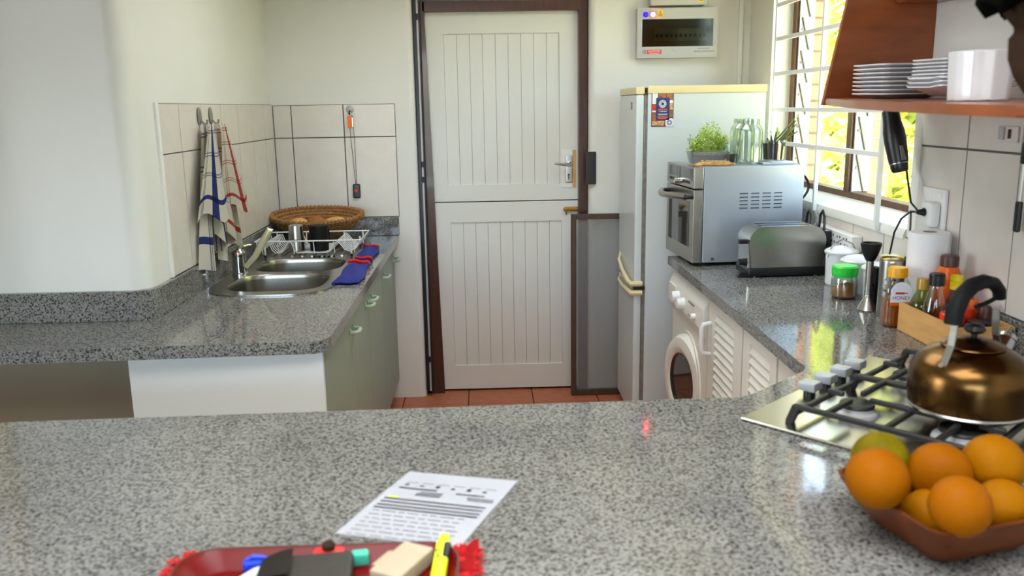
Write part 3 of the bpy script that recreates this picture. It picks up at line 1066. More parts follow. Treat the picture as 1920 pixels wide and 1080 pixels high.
sink = thing('double_sink', 'stainless steel double bowl sink with a ribbed drainboard', 'sink', (-0.81, 3.5, ZC))
b1 = rrect(-0.985, -0.615, 3.085, 3.425, 0.115)
b1 = []
for i in range(40):      # near bowl, bowed towards the camera like the rim
    a = 2 * PI * i / 40
    ca, sa = math.cos(a), math.sin(a)
    ex = 0.6
    b1.append((-0.80 + 0.183 * (abs(ca) ** ex) * (1 if ca >= 0 else -1), 3.262 + 0.172 * (abs(sa) ** ex) * (1 if sa >= 0 else -1)))
b2 = [(x + 0.008, y + 0.372) for x, y in b1]
b2 = [(x, 3.634 + (y - 3.634) * 0.93) for x, y in b2]
g = MB()
zr = ZC + 0.006
g.prism(sink_outline(0.0), ZC + 0.0005, zr, holes=[b1, b2])
obj('rim', g, 'sink_steel', sink, True, sharp=25)
for loop in (b1, b2):
    cx = sum(p[0] for p in loop) / len(loop); cy = sum(p[1] for p in loop) / len(loop)
    g = MB()
    rings = []
    for k, (sc, z) in enumerate(((1.0, zr), (0.985, zr - 0.006), (0.975, zr - 0.02), (0.95, zr - 0.12), (0.9, zr - 0.15), (0.78, zr - 0.165), (0.3, zr - 0.17), (0.12, zr - 0.174))):
        rings.append([g.bm.verts.new((cx + (x - cx) * sc, cy + (y - cy) * sc, z)) for x, y in loop])
    n = len(loop)
    for a, b in zip(rings, rings[1:]):
        for i in range(n):
            g.bm.faces.new((a[i], a[(i + 1) % n], b[(i + 1) % n], b[i]))
    g.bm.faces.new(rings[-1])
    bw = obj('bowl', g, 'sink_steel', sink, True, sharp=60)
    g = MB(); g.lathe([(0, 0), (0.03, 0), (0.036, 0.003), (0.04, 0.0)], 20, (cx, cy, zr - 0.172))
    obj('drain', g, 'chrome', bw, True)
for k in range(8):
    g = MB()
    xx = -0.97 + k * 0.045
    g.tube([(xx, 3.85, zr), (xx, 3.88, zr + 0.002), (xx, 4.22, zr + 0.002), (xx, 4.25, zr)], 0.006, seg=8)
    obj('drain_rib', g, 'sink_steel', sink, True)
g = MB()
for k in range(5):
    g.tube([(-0.78 + k * 0.022, 3.825, zr), (-0.77 + k * 0.022, 3.825, zr + 0.001)], 0.004, seg=8)
obj('overflow_slots', g, 'black_matt', sink, True)

tap = thing('mixer_tap', 'chrome mixer tap with a raised spout beside the sink bowls', 'tap', (-1.0, 3.44, zr))
g = MB(); g.lathe([(0, 0), (0.032, 0), (0.032, 0.006), (0.027, 0.01), (0.0265, 0.075), (0.029, 0.08), (0.028, 0.092), (0.018, 0.102), (0, 0.104)], 24)
obj('body', g, 'chrome', tap)
g = MB()
p0 = Vector((-0.972, 3.43, 0.945)) - tap.location
p3 = onZ(506, 431, 1.095) - tap.location
p1 = p0.lerp(p3, 0.35) + Vector((0.004, 0, -0.008)); p2 = p0.lerp(p3, 0.75) + Vector((0.002, 0, 0.0))
g.tube([p0, p1, p2, p3, p3 + Vector((0.008, 0, -0.006))], [0.0095, 0.0125, 0.0145, 0.014, 0.01], seg=14)
obj('spout', g, 'cream_spout', tap)
g = MB(); g.tube([(0, 0, 0.1), (0.01, 0.012, 0.11), (0.026, 0.03, 0.114), (0.04, 0.05, 0.113)], [0.009, 0.008, 0.007, 0.005], seg=10)
obj('lever', g, 'chrome', tap)
g = MB(); g.cyl((0.0, -0.0295, 0.086), (0.0, -0.026, 0.086), 0.005, seg=10)
obj('temperature_dot', g, 'sign_red', tap)

# ------------------------------------------------------------------ base cabinets on the left
FXD = -0.49
def handle_mb(x, y, z, L=0.075, out=0.03, r=0.0075):
    g = MB()
    pts = [(x, y - L / 2, z), (x + out * 0.7, y - L / 2 + 0.003, z), (x + out, y - L / 2 + 0.016, z), (x + out, y + L / 2 - 0.016, z), (x + out * 0.7, y + L / 2 - 0.003, z), (x, y + L / 2, z)]
    g.tube(pts, r, seg=8)
    g.bb(x - 0.001, x + 0.006, y - L / 2 - 0.008, y - L / 2 + 0.01, z - 0.014, z + 0.014, bev=0.003)
    g.bb(x - 0.001, x + 0.006, y + L / 2 - 0.01, y + L / 2 + 0.008, z - 0.014, z + 0.014, bev=0.003)
    return g

units = [('sage green base cabinet at the near end of the sink run, with one door', 2.465, 3.05, [(2.47, 3.048, 2.985)]),
         ('sage green base cabinet under the sink bowls, with two doors', 3.05, 3.92, [(3.052, 3.446, 3.395), (3.45, 3.918, 3.505)]),
         ('sage green base cabinet in the back corner beside the wall', 3.92, 4.505, [(3.922, 4.383, 3.985), (4.387, 4.503, 4.44)])]
for lab, y0, y1, doors in units:
    t = thing('base_cabinet', lab, 'cabinet', (-0.78, (y0 + y1) / 2, 0))
    g = MB()
    ca = -1.056
    for (a, b, c, d, e, f) in ((ca, -0.512, y0 + 0.001, y0 + 0.017, 0.1, 0.868), (ca, -0.512, y1 - 0.017, y1 - 0.001, 0.1, 0.868), (ca, -0.512, y0, y1, 0.1, 0.118), (ca, ca + 0.006, y0, y1, 0.1, 0.868), (ca, -0.56, y0 + 0.001, y1 - 0.001, 0.0, 0.1)):
        g.bb(a, b, c, d, e, f)
    obj('carcass', g, 'sage', t, True)
    if y0 < 2.5:
        g = MB(); g.bb(-1.06, -0.49, 2.446, 2.464, 0.0, 0.867, bev=0.002)
        obj('end_panel', g, 'white_lam', t, True)
    for (a, b, hy_) in doors:
        g = MB(); g.bb(-0.511, FXD, a, b, 0.112, 0.862, bev=0.003)
        d = obj('cabinet_door', g, 'sage', t, True)
        obj('door_handle', handle_mb(FXD, hy_, 0.785), 'sage_handle', d, True)

# ------------------------------------------------------------------ things round the sink
bk = thing('bread_basket', 'oval coiled straw basket in the corner behind the dish rack', 'basket', (-0.845, 4.335, ZC + 0.03))
bk.rotation_euler = (math.radians(14), 0, 0)
BAx, BAy = 0.225, 0.115
g = MB()
nc = 8
for k in range(nc):
    f = k / (nc - 1)
    sx = BAx * (0.5 + 0.5 * f ** 0.7) ; sy = BAy * (0.5 + 0.5 * f ** 0.7)
    z = 0.008 + f * 0.1
    g.tube([(sx * math.cos(2 * PI * i / 44), sy * math.sin(2 * PI * i / 44), z + (0.004 * abs(math.cos(2 * PI * i / 44)) ** 2 if f > 0.8 else 0)) for i in range(44)], 0.0105, seg=7, closed=True)
obj('coiled_wall', g, 'basket', bk)
g = MB(); g.lathe([(0, 0.003), (0.12, 0.003), (0.12, 0.012), (0, 0.012)], 40, sx=1, sy=0.5)
obj('base', g, 'basket', bk)
g = MB()
for i in range(70):
    a = 2 * PI * i / 70
    c = Vector((BAx * math.cos(a), BAy * math.sin(a), 0.108))
    g.box(c, (0.006, 0.026, 0.026), rot=(0, 0, a + PI / 2), bev=0.003, seg=1)
rim = obj('rim_binding', g, 'basket', bk)
for k, (dx, dy, dz, sx, sy, mt, lab) in enumerate(((-0.095, -0.02, 0.088, 0.055, 0.042, 'bread', 'leftmost golden bread roll lying in the straw basket'),
                                           (-0.005, -0.005, 0.09, 0.052, 0.045, 'bread_dark', 'brown bread roll in the middle of the straw basket'),
                                           (0.09, -0.015, 0.09, 0.06, 0.042, 'bread', 'golden bread roll behind the black mug in the basket'),
                                           (0.158, 0.005, 0.08, 0.028, 0.03, 'bread_dark', 'small brown roll at the right end of the straw basket'))):
    g = MB(); g.ball((0, 0, 0), (sx, sy, 0.033), 20, 10)
    for v in g.bm.verts:
        v.co += v.co.normalized() * 0.002 * math.sin(40 * v.co.x + 3 * k) 
    o = tag(obj('bread_roll', g, mt), lab, 'bread', 'rolls in the straw basket')
    q = Euler((math.radians(14), 0, 0)).to_matrix() @ Vector((dx, dy, dz - 0.018))
    o.location = (-0.845 + q.x, 4.335 + q.y, ZC + 0.03 + q.z)

rk = thing('dish_rack', 'white wire dish rack standing on the sink drainboard', 'dish rack', (-0.80, 3.95, zr))
RX0, RX1, RY0, RY1 = -1.03, -0.56, 3.80, 4.10
g = MB(); zt = 0.99
g.tube([(RX0, RY0, zt), (RX1, RY0, zt), (RX1, RY1, zt), (RX0, RY1, zt)], 0.0036, seg=6, closed=True)
obj('top_rail', g, 'wire', rk, True)
for x in (-1.0, -0.93, -0.86, -0.77, -0.68, -0.59):
    for y, s in ((RY0, 1), (RY1, -1)):
        g = MB(); g.tube([(x, y, zt), (x, y + s * 0.012, 0.932)], 0.0026, seg=5)
        obj('upright', g, 'wire', rk, True)
prof = [(RX1, 0.99), (-0.585, 0.95), (-0.61, 0.936), (-0.635, 0.945), (-0.655, 0.972), (-0.668, 0.984), (-0.682, 0.972), (-0.70, 0.94), (-0.715, 0.934), (-0.85, 0.934), (-0.862, 0.95), (-0.872, 0.98), (-0.886, 0.984), (-0.9, 0.965), (-0.915, 0.938), (-0.945, 0.934), (-0.96, 0.95), (-0.97, 0.98), (-0.985, 0.984), (-1.0, 0.96), (-1.015, 0.94), (RX0, 0.99)]
w0 = MB(); w0.tube([(x - RX1, 0, z - 0.934) for x, z in prof], 0.0024, seg=5)
wi = obj('plate_wire', w0, 'wire', rk)
wb = Vector((RX1, 0, 0.934)) - rk.location
wi.location = (wb.x, RY0 + 0.02 - rk.location.y, wb.z)
for k in range(1, 10):
    copy_part(wi, rk, (wb.x, RY0 + 0.02 + k * 0.029 - rk.location.y, wb.z))
for x, y in ((-0.99, RY0 + 0.012), (-0.605, RY0 + 0.012), (-0.99, RY1 - 0.012), (-0.605, RY1 - 0.012)):
    g = MB(); g.tube([(x, y, 0.965), (x, y, 0.926)], 0.0045, seg=6)
    lg = obj('leg', g, 'wire', rk, True)
    g = MB(); g.cyl((x, y, zr + 0.0018), (x, y, 0.928), 0.006, seg=8)
    obj('rubber_foot', g, 'black', lg, True)

g = MB(); g.lathe([(0.03, 0), (0.0335, 0.0), (0.031, 0.06), (0.0285, 0.105), (0.027, 0.112), (0, 0.114), (0, 0.111), (0.026, 0.108), (0.03, 0)], 28)
o = tag(obj('steel_tumbler', g, 'steel'), 'upturned stainless steel tumbler draining in the dish rack', 'tumbler')
o.location = (-0.858, 3.865, 0.9375)
o.scale = (1.1, 1.1, 1.05)
mug = thing('black_mug', 'upturned matt black mug draining in the dish rack', 'mug', (-0.757, 3.87, 0.9375))
g = MB(); g.lathe([(0.038, 0), (0.0415, 0.0), (0.0425, 0.05), (0.0425, 0.105), (0.039, 0.113), (0, 0.113), (0, 0.109), (0.037, 0.107), (0.038, 0)], 30)
obj('cup', g, 'black_matt', mug)
g = MB(); g.tube([(0.02, 0.036, 0.095), (0.03, 0.062, 0.09), (0.033, 0.07, 0.06), (0.03, 0.06, 0.03), (0.02, 0.036, 0.024)], 0.006, seg=8)
obj('handle', g, 'black_matt', mug)

def cloth_slab(name, label, quad, z, trim_edge, seed):
    """folded cloth lying on the worktop: quad of four points, near-left first"""
    t = thing(name, label, 'dish cloth', (sum(p[0] for p in quad) / 4, sum(p[1] for p in quad) / 4, z))
    rnd = random.Random(seed)
    ph = [rnd.uniform(0, 6) for _ in range(4)]
    A, B, C, D = [Vector((p[0], p[1], 0)) for p in quad]
    c = Vector((t.location.x, t.location.y, 0))
    def fn(u, v, lift=0.0):
        p = (A * (1 - u) + B * u) * (1 - v) + (D * (1 - u) + C * u) * v - c
        e = min(u, 1 - u, v, 1 - v)
        p.x += 0.006 * math.sin(7 * v + ph[0]); p.y += 0.008 * math.sin(8 * u + ph[1])
        p.z = lift + 0.011 * min(1, e * 9) + 0.004 * math.sin(9 * u + 4 * v + ph[2]) * min(1, e * 5) + 0.0045
        return p
    g = MB(); g.sheet(lambda u, v: fn(u, v), 16, 16); g.sheet(lambda u, v: Vector((fn(u, v).x, fn(u, v).y, 0.0005)), 16, 16)
    bmesh.ops.bridge_loops(g.bm, edges=[e for e in g.bm.edges if e.is_boundary])
    obj('cloth', g, 'blue_cloth', t)
    for v, dz in trim_edge:
        g = MB(); g.tube([fn(u / 14, v, dz) + Vector((0, 0, 0.003)) for u in range(15)], 0.005, seg=7)
        obj('red_hem', g, 'red_cloth', t)
    return t

def gz(x, y):
    p = onZ(x, y, ZC + 0.012); return (p.x, p.y)
cloth_slab('dish_cloth', 'nearer blue dish cloth with a red hem folded beside the sink', [gz(623, 530), gz(674, 528), gz(694, 495), gz(655, 494)], ZC + 0.0062, [(1.0, 0.004), (0.93, 0.008)], 2)
cloth_slab('dish_cloth', 'farther blue dish cloth with red hems folded near the back wall', [gz(665, 489), gz(698, 489), gz(711, 463), gz(681, 461)], ZC + 0.0062, [(0.97, 0.002), (0.04, 0.006)], 9)

# towels on two hooks
def hook(y, label):
    t = thing('towel_hook', label, 'hook', (WL + 0.008, y, 1.52))
    g = MB(); g.ball((0.004, 0, 0.026), (0.005, 0.02, 0.034), 14, 8)
    obj('backplate', g, 'gasket', t)
    g = MB(); g.tube([(0.004, 0, 0.012), (0.02, 0, -0.004), (0.03, 0, -0.002), (0.033, 0, 0.012)], 0.004, seg=7)
    obj('peg', g, 'steel', t)
    return t
hook(3.335, 'left grey metal hook carrying the blue striped towel')
hook(3.475, 'right grey metal hook carrying the red striped towel')

def towel(name, label, m_, y0, drapes, group=None):
    """drapes: (top y, bottom y centre, half width at bottom, length, x offset, folds, phase)"""
    t = thing(name, label, 'towel', (WL + 0.03, y0, 1.0), group=group)
    for (yt, yb, hw, ln, xo, folds, ph, slant) in drapes:
        g = MB()
        def fn(u, v):
            s = (u - 0.5) * 2
            open_ = v ** 0.8
            yc = yt + (yb - yt) * v
            y = yc + s * (0.018 + hw * open_)
            x = WL + 0.028 + xo + (0.006 + 0.022 * open_) * math.sin(folds * s + ph) * (0.4 + 0.6 * v) + 0.008 * open_
            zt = 1.515 - v * (ln + slant * s * v + 0.018 * v * math.sin(5 * s + ph))
            return Vector((max(x, WL + 0.012), y, zt))
        g.sheet(fn, 28, 26)
        g.thicken(0.002)
        obj('cloth_fold', g, m_, t, True, sharp=80, fix=False)
    g = MB(); g.tube([(WL + 0.036, y0, 1.503), (WL + 0.04, y0, 1.512), (WL + 0.044, y0 + 0.004, 1.503)], 0.003, seg=6)
    obj('hanging_loop', g, m_, t, True)
    return t

towel('kitchen_towel', 'white kitchen towel with blue stripes hanging on the left hook', 'towel_blue', 3.335,
      [(3.31, 3.235, 0.115, 0.345, 0.034, 2.4, 0.4, 0.015), (3.35, 3.35, 0.12, 0.45, 0.012, 3.6, 2.0, 0.05), (3.33, 3.26, 0.10, 0.505, 0.0, 4.2, 3.6, -0.04)])
towel('kitchen_towel', 'white kitchen towel with red stripes hanging on the right hook', 'towel_red', 3.475,
      [(3.46, 3.545, 0.12, 0.345, 0.036, 2.2, 1.0, 0.015), (3.465, 3.50, 0.13, 0.46, 0.01, 3.8, 2.6, 0.05), (3.47, 3.43, 0.08, 0.49, 0.0, 4.4, 4.4, -0.04)])

# key hook on the back wall
yk = WB - 0.009
k0 = onY(656, 205, yk)
kh = thing('suction_hook', 'round grey suction hook on the back wall tiles', 'hook', (k0.x, yk, k0.z))
g = MB(); g.lathe([(0, 0.008), (0.012, 0.007), (0.021, 0.001), (0.021, 0)], 24, (0, 0, 0), Matrix.Rotation(PI / 2, 3, 'X'))
obj('disc', g, 'grey_plastic', kh)
g = MB(); g.tube([(0, -0.006, -0.006), (0, -0.014, -0.022), (0, -0.024, -0.026), (0, -0.028, -0.016)], 0.004, seg=7)
obj('peg', g, 'lid_brown', kh)
ky = thing('key_cord', 'black panic button fob hanging on a thin cord with an orange key tag', 'key fob', (k0.x, yk - 0.02, k0.z - 0.03))
a = onY(655, 216, yk - 0.024); b = onY(656, 240, yk - 0.02)
g = MB(); g.bb(a.x - 0.011, a.x + 0.009, yk - 0.028, yk - 0.022, b.z, a.z - 0.004, bev=0.002)
obj('key_tag', g, 'tag_orange', ky, True)
g = MB(); g.bb(a.x + 0.01, a.x + 0.017, yk - 0.024, yk - 0.021, a.z - 0.06, a.z - 0.012, bev=0.001); g.tube([(a.x + 0.011 * math.cos(q), yk - 0.025, a.z + 0.002 + 0.011 * math.sin(q)) for q in [i * PI / 7 for i in range(14)]], 0.0017, seg=6, closed=True)
obj('key', g, 'steel', ky, True)
f0 = onY(668, 345, yk - 0.012)
g = MB()
g.tube([(a.x - 0.004, yk - 0.02, a.z - 0.002), (a.x + 0.0, yk - 0.014, a.z - 0.12), (f0.x - 0.003, yk - 0.011, f0.z)], 0.0013, seg=5)
g.tube([(a.x + 0.014, yk - 0.02, a.z - 0.002), (a.x + 0.018, yk - 0.014, a.z - 0.12), (f0.x + 0.002, yk - 0.011, f0.z)], 0.0013, seg=5)
obj('cord', g, 'ink_dark', ky, True)
g = MB(); g.bb(f0.x - 0.019, f0.x + 0.019, yk - 0.018, yk - 0.002, f0.z - 0.074, f0.z, bev=0.006)
fb = obj('fob', g, 'black', ky, True)
g = MB(); g.cyl((f0.x - 0.002, yk - 0.02, f0.z - 0.034), (f0.x - 0.002, yk - 0.017, f0.z - 0.034), 0.009, seg=14)
obj('button', g, 'sign_red', fb, True)

# ------------------------------------------------------------------ fridge
FY0, FY1, FXF, FXB, FZ = 3.95, 4.41, 0.698, 1.295, 1.645
fr = thing('fridge_freezer', 'pale blue white upright fridge freezer with yellowed cream cap', 'fridge', (1.0, 4.18, 0))
SPZ = 0.708
g = MB(); g.bb(0.752, FXB, FY0, FY1, 0.03, FZ - 0.035, bev=0.004)
obj('cabinet', g, 'fridge', fr, True)
g = MB(); g.bb(0.75, FXB + 0.004, FY0 - 0.004, FY1 + 0.004, FZ - 0.036, FZ, bev=0.006)
obj('top_cap', g, 'cream', fr, True)
for nm, z0, z1 in (('freezer_door', SPZ + 0.004, FZ - 0.038), ('fridge_door', 0.05, SPZ - 0.004)):
    g = MB(); g.bb(FXF, 0.735, FY0, FY1, z0, z1, bev=0.008)
    d = obj(nm, g, 'fridge', fr, True)
    g = MB(); g.bb(0.735, 0.745, FY0 + 0.004, FY1 - 0.004, z0 + 0.003, z1 - 0.003, bev=0.002)
    g.bb(0.738, 0.7525, FY0 + 0.007, FY1 - 0.007, z0 + 0.006, z1 - 0.006)
    obj('door_gasket', g, 'gasket', d, True)
    zt = z1 if nm == 'freezer_door' else None
    if zt:
        g = MB(); g.bb(FXF - 0.002, 0.737, FY0 - 0.003, FY1 + 0.003, zt, zt + 0.034, bev=0.005)
        obj('door_cap', g, 'cream', d, True)
        g = MB(); g.bb(FXF - 0.002, FXF, FY0 + 0.1, FY0 + 0.13, 1.54, 1.575)
        obj('badge', g, 'gasket', d, True)
    s = 1 if zt else -1
    zz = SPZ + s * 0.022
    g = MB()
    pts = [(0.737, FY0 - 0.004, zz), (FXF - 0.012, FY0 - 0.004, zz), (FXF - 0.018, FY0 + 0.06, zz + 0.004), (FXF - 0.022, FY0 + 0.2, zz + (0.03 if zt else -0.002)), (FXF - 0.018, FY0 + 0.34, zz + (0.06 if zt else 0.0)), (FXF + 0.004, FY0 + 0.42, zz + (0.085 if zt else 0.004))]
    g.tube(pts, [0.013, 0.013, 0.011, 0.009, 0.008, 0.006], seg=8)
    obj('door_handle', g, 'cream', d, True)
g = MB(); g.bb(FXF - 0.004, 0.75, FY0 - 0.008, FY0 + 0.006, SPZ - 0.006, SPZ + 0.006, bev=0.002); g.bb(0.735, 0.752, FY0 + 0.001, FY0 + 0.02, FZ - 0.03, FZ - 0.01)
obj('hinge', g, 'black', fr, True)
g = MB()
for x in (0.8, 1.25):
    for y in (FY0 + 0.05, FY1 - 0.05):
        g.cyl((x, y, 0), (x, y, 0.031), 0.018, seg=10)
obj('feet', g, 'black', fr, True)

# leaflet on the fridge side
LY = FY0 - 0.0005
a, b = onY(1222, 173, LY), onY(1262, 237, LY)
lx0, lx1, lz0, lz1 = a.x, b.x, b.z, a.z
lf = thing('leaflet', 'colourful food leaflet with a dark blue centre stuck on the fridge side', 'leaflet', ((lx0 + lx1) / 2, LY, lz0))
g = MB(); g.bb(lx0, lx1, LY - 0.0012, LY, lz0, lz1)
obj('sheet', g, 'ink_dark', lf, True)
W_, H_ = lx1 - lx0, lz1 - lz0
def patch(nm, u0, u1, v0, v1, m_, lay=1, parent=lf, r=0.0):
    g = MB()
    y = LY - 0.0012 - 0.0004 * lay
    if r:
        g.prism([(lx0 + W_ * x, lz0 + H_ * z) for x, z in rrect(u0, u1, v0, v1, r)], y, y + 0.0003, axis='y')
    else:
        g.bb(lx0 + W_ * u0, lx0 + W_ * u1, y, y + 0.0003, lz0 + H_ * v0, lz0 + H_ * v1)
    return obj(nm, g, m_, parent, True)
for (u0, u1, v0, v1, m_) in ((0.03, 0.28, 0.66, 0.97, 'white_plastic'), (0.3, 0.65, 0.83, 0.97, 'photo_a'), (0.67, 0.97, 0.78, 0.97, 'photo_a'), (0.03, 0.2, 0.48, 0.64, 'photo_c'),
                             (0.82, 0.97, 0.48, 0.66, 'photo_b'), (0.8, 0.97, 0.67, 0.77, 'white_plastic'), (0.82, 0.97, 0.27, 0.46, 'photo_a'), (0.03, 0.2, 0.42, 0.47, 'white_plastic'), (0.03, 0.24, 0.18, 0.4, 'photo_a'), (0.03, 0.6, 0.03, 0.17, 'photo_b')):
    patch('food_photo', u0, u1, v0, v1, m_)
nv = patch('blue_panel', 0.2, 0.82, 0.19, 0.84, 'navy', 2, r=0.05)
patch('corner_panel', 0.64, 1.0, 0.0, 0.24, 'white_plastic', 2, r=0.06)
def roundel(u, v, r, inner, outer, lay):
    g = MB()
    y = LY - 0.0012 - 0.0004 * lay
    C_ = (lx0 + W_ * u, y, lz0 + H_ * v)
    RX = Matrix.Rotation(PI / 2, 3, 'X')
    g.lathe([(0, 0), (r, 0), (r, 0.0003), (0, 0.0003)], 28, C_, RX, mi=0)
    C2 = (C_[0], y - 0.0004, C_[2])
    g.lathe([(r * 0.62, 0), (r * 0.72, 0), (r * 0.72, 0.0003), (r * 0.62, 0.0003)], 28, C2, RX, mi=1)
    g.lathe([(0, 0), (r * 0.45, 0), (r * 0.45, 0.0003), (0, 0.0003)], 6, C2, RX, mi=1)
    for k in range(14):
        a = 2 * PI * k / 14
        g.box((C_[0] + r * 0.85 * math.cos(a), y - 0.0005, C_[2] + r * 0.85 * math.sin(a)), (r * 0.12, 0.0003, r * 0.16), rot=(0, -a, 0), mi=1)
    obj('emblem', g, [outer, inner], lf, True)
roundel(0.5, 0.66, 0.0175, 'navy', 'white_plastic', 3)
roundel(0.82, 0.115, 0.012, 'white_plastic', 'navy', 3)
g = MB(); rnd = random.Random(2)
for k, (v, ww, mi) in enumerate(((0.5, 0.36, 1), (0.47, 0.42, 1), (0.43, 0.3, 0), (0.36, 0.42, 0), (0.335, 0.36, 0), (0.28, 0.5, 1), (0.25, 0.44, 1), (0.225, 0.36, 1))):
    u = 0.5 - ww / 2
    while u < 0.5 + ww / 2:
        du = rnd.uniform(0.03, 0.07)
        g.bb(lx0 + W_ * u, lx0 + W_ * (u + du), LY - 0.0027, LY - 0.0025, lz0 + H_ * v, lz0 + H_ * (v + 0.016), mi=mi)
        u += du + 0.012
obj('leaflet_print', g, ['white_plastic', 'tag_orange'], lf, True)

# ------------------------------------------------------------------ mesh screen by the fridge
sc = thing('mesh_screen', 'brown wooden framed mesh screen leaning beside the fridge', 'screen', (0.72, 4.47, 0))
a, b = 0.452, 0.97
yy0, yy1 = 4.462, 4.486
for nm, (x0, x1, z0, z1) in (('left_stile', (a, a + 0.028, 0.001, 1.002)), ('right_stile', (b - 0.028, b, 0.001, 1.002)), ('top_rail', (a + 0.028, b - 0.028, 0.975, 1.002)), ('bottom_rail', (a + 0.028, b - 0.028, 0.001, 0.035))):
    g = MB(); g.bb(x0, x1, yy0, yy1, z0, z1, bev=0.003)
    obj(nm, g, 'wood_brown', sc, True)
g = MB(); g.bb(a + 0.01, b - 0.01, 4.471, 4.473, 0.02, 0.99)
obj('mesh', g, 'mesh', sc, True)

# ------------------------------------------------------------------ right hand and peninsula worktop
g = MB()
top_poly = [(WR - 0.001, 0.78), (WR - 0.001, 3.69), (0.802, 3.69), (0.802, 2.04), (0.785, 2.005), (0.60, 1.84), (0.565, 1.8255), (-2.0, 1.774), (-2.0, 0.78)]
g.prism(top_poly, ZC - 0.038, ZC)
bmesh.ops.bevel(g.bm, geom=[e for e in g.bm.edges if abs(e.verts[0].co.z - e.verts[1].co.z) < 1e-6], offset=0.003, segments=1, affect='EDGES')
wtr = thing('worktop', 'speckled granite breakfast bar and right hand worktop in one L shape', 'worktop', (0.3, 1.4, ZC))
obj('slab', g, 'granite', wtr, True, sharp=30)
g = MB(); g.bb(WR - 0.02, WR, 0.8, 3.69, ZC, 1.0, bev=0.003)
tag(obj('upstand', g, 'granite'), 'grey granite upstand strip along the right wall behind the crate', 'upstand')
g = MB(); g.prism([(WR - 0.02, 0.95), (WR - 0.02, 2.325), (0.832, 2.325), (0.832, 2.07), (0.60, 1.865), (-1.9, 1.74), (-1.9, 0.95)], 0, ZC - 0.038)
struct(obj('wall_peninsula', g, 'cupboard'), 'white built base under the breakfast bar', 'wall')

# washing machine
CX = 0.83
wm = thing('washing_machine', 'aged white front loading washing machine with its door ajar', 'washing machine', (1.1, 3.39, 0))
g = MB()
cy, cz, R0 = 3.375, 0.43, 0.185
ring = [(cy + R0 * math.cos(2 * PI * i / 36), cz + R0 * math.sin(2 * PI * i / 36)) for i in range(36)]
g.prism([(3.092, 0.02), (3.685, 0.02), (3.685, 0.70), (3.092, 0.70)], CX, CX + 0.03, axis='x', holes=[ring])
g.bb(CX + 0.03, 1.33, 3.092, 3.11, 0.02, 0.855); g.bb(CX + 0.03, 1.33, 3.667, 3.685, 0.02, 0.855)
g.bb(CX + 0.03, 1.33, 3.11, 3.667, 0.84, 0.855); g.bb(1.31, 1.33, 3.11, 3.667, 0.02, 0.84); g.bb(CX + 0.03, 1.31, 3.11, 3.667, 0.02, 0.04)
obj('body', g, 'washer', wm, True)
g = MB(); g.prism([(CX + 0.03, 0.68), (CX + 0.03, 0.862), (CX + 0.01, 0.862), (CX - 0.018, 0.80), (CX - 0.022, 0.72), (CX - 0.004, 0.675)], 3.094, 3.683, axis='y')
bmesh.ops.bevel(g.bm, geom=g.bm.edges[:], offset=0.004, segments=2, affect='EDGES')
pn = obj('control_panel', g, 'washer', wm, True)
g = MB(); g.bb(CX - 0.026, CX - 0.01, 3.54, 3.675, 0.715, 0.8, bev=0.006)
obj('detergent_drawer', g, 'washer', pn, True)
for (y, z, r_) in ((3.50, 0.765, 0.026), (3.405, 0.757, 0.026), (3.215, 0.748, 0.013)):
    g = MB(); g.cyl((CX - 0.018, y, z), (CX - 0.05 if r_ > 0.02 else CX - 0.036, y, z), r_, r_ * 0.82, seg=20)
    obj('knob', g, 'white_plastic', pn, True)
g = MB()
for k in range(4):
    for q, z in enumerate((0.787, 0.733)):
        if q and k == 3:
            continue
        y = 3.31 - 0.026 * k
        g.cyl((CX - 0.024, y, z), (CX - 0.018, y, z), 0.004, seg=8)
obj('indicator_dots', g, 'gasket', pn, True)
g = MB()
RY = Matrix.Rotation(-PI / 2, 3, 'Y')
g.lathe([(R0, 0.0), (R0 - 0.006, 0.003), (R0 - 0.03, -0.05), (R0 - 0.035, -0.12), (0.0, -0.13)], 36, (CX, cy, cz), RY)
obj('drum_opening', g, 'black', wm, True)
g = MB(); g.lathe([(R0 + 0.03, -0.002), (R0 + 0.026, 0.006), (R0 + 0.004, 0.004), (R0, -0.01)], 40, (CX, cy, cz), RY)
obj('door_surround', g, 'washer', wm, True)
ang = math.radians(9)
hy_ = cy + R0 + 0.018
Rd = Matrix.Rotation(ang, 3, 'Z')
def dloc(p):      # door local: x out of the machine is -x, y from the hinge towards the camera is -y
    return Rd @ Vector((p[0], p[1], 0)) + Vector((CX - 0.012, hy_, 0))
g = MB(); t = MB(); t.lathe([(0.0, 0.04), (0.11, 0.04), (0.125, 0.05), (0.15, 0.058), (0.185, 0.052), (0.2, 0.03), (0.198, 0.0), (0.13, -0.004), (0, -0.004)], 40, (0, -R0 - 0.015, cz), RY)
for v in t.bm.verts:
    q = dloc((v.co.x, v.co.y)); v.co = Vector((q.x, q.y, v.co.z))
g.merge(t.bm)
wd = obj('door', g, 'washer', wm, True)
t = MB(); t.lathe([(0.0, 0.043), (0.112, 0.043), (0.122, 0.051)], 32, (0, -R0 - 0.015, cz), RY)
for v in t.bm.verts:
    q = dloc((v.co.x, v.co.y)); v.co = Vector((q.x, q.y, v.co.z))
obj('porthole_glass', t, 'dark_glass', wd, True)
t = MB(); t.box((-0.04, -R0 * 2 + 0.005, cz - 0.02), (0.014, 0.028, 0.1), bev=0.004)
for v in t.bm.verts:
    q = dloc((v.co.x, v.co.y)); v.co = Vector((q.x, q.y, v.co.z))
obj('door_catch', t, 'washer', wd, True)
g = MB()
for x in (0.88, 1.28):
    for y in (3.13, 3.65):
        g.cyl((x, y, 0), (x, y, 0.021), 0.02, seg=10)
obj('feet', g, 'black', wm, True)

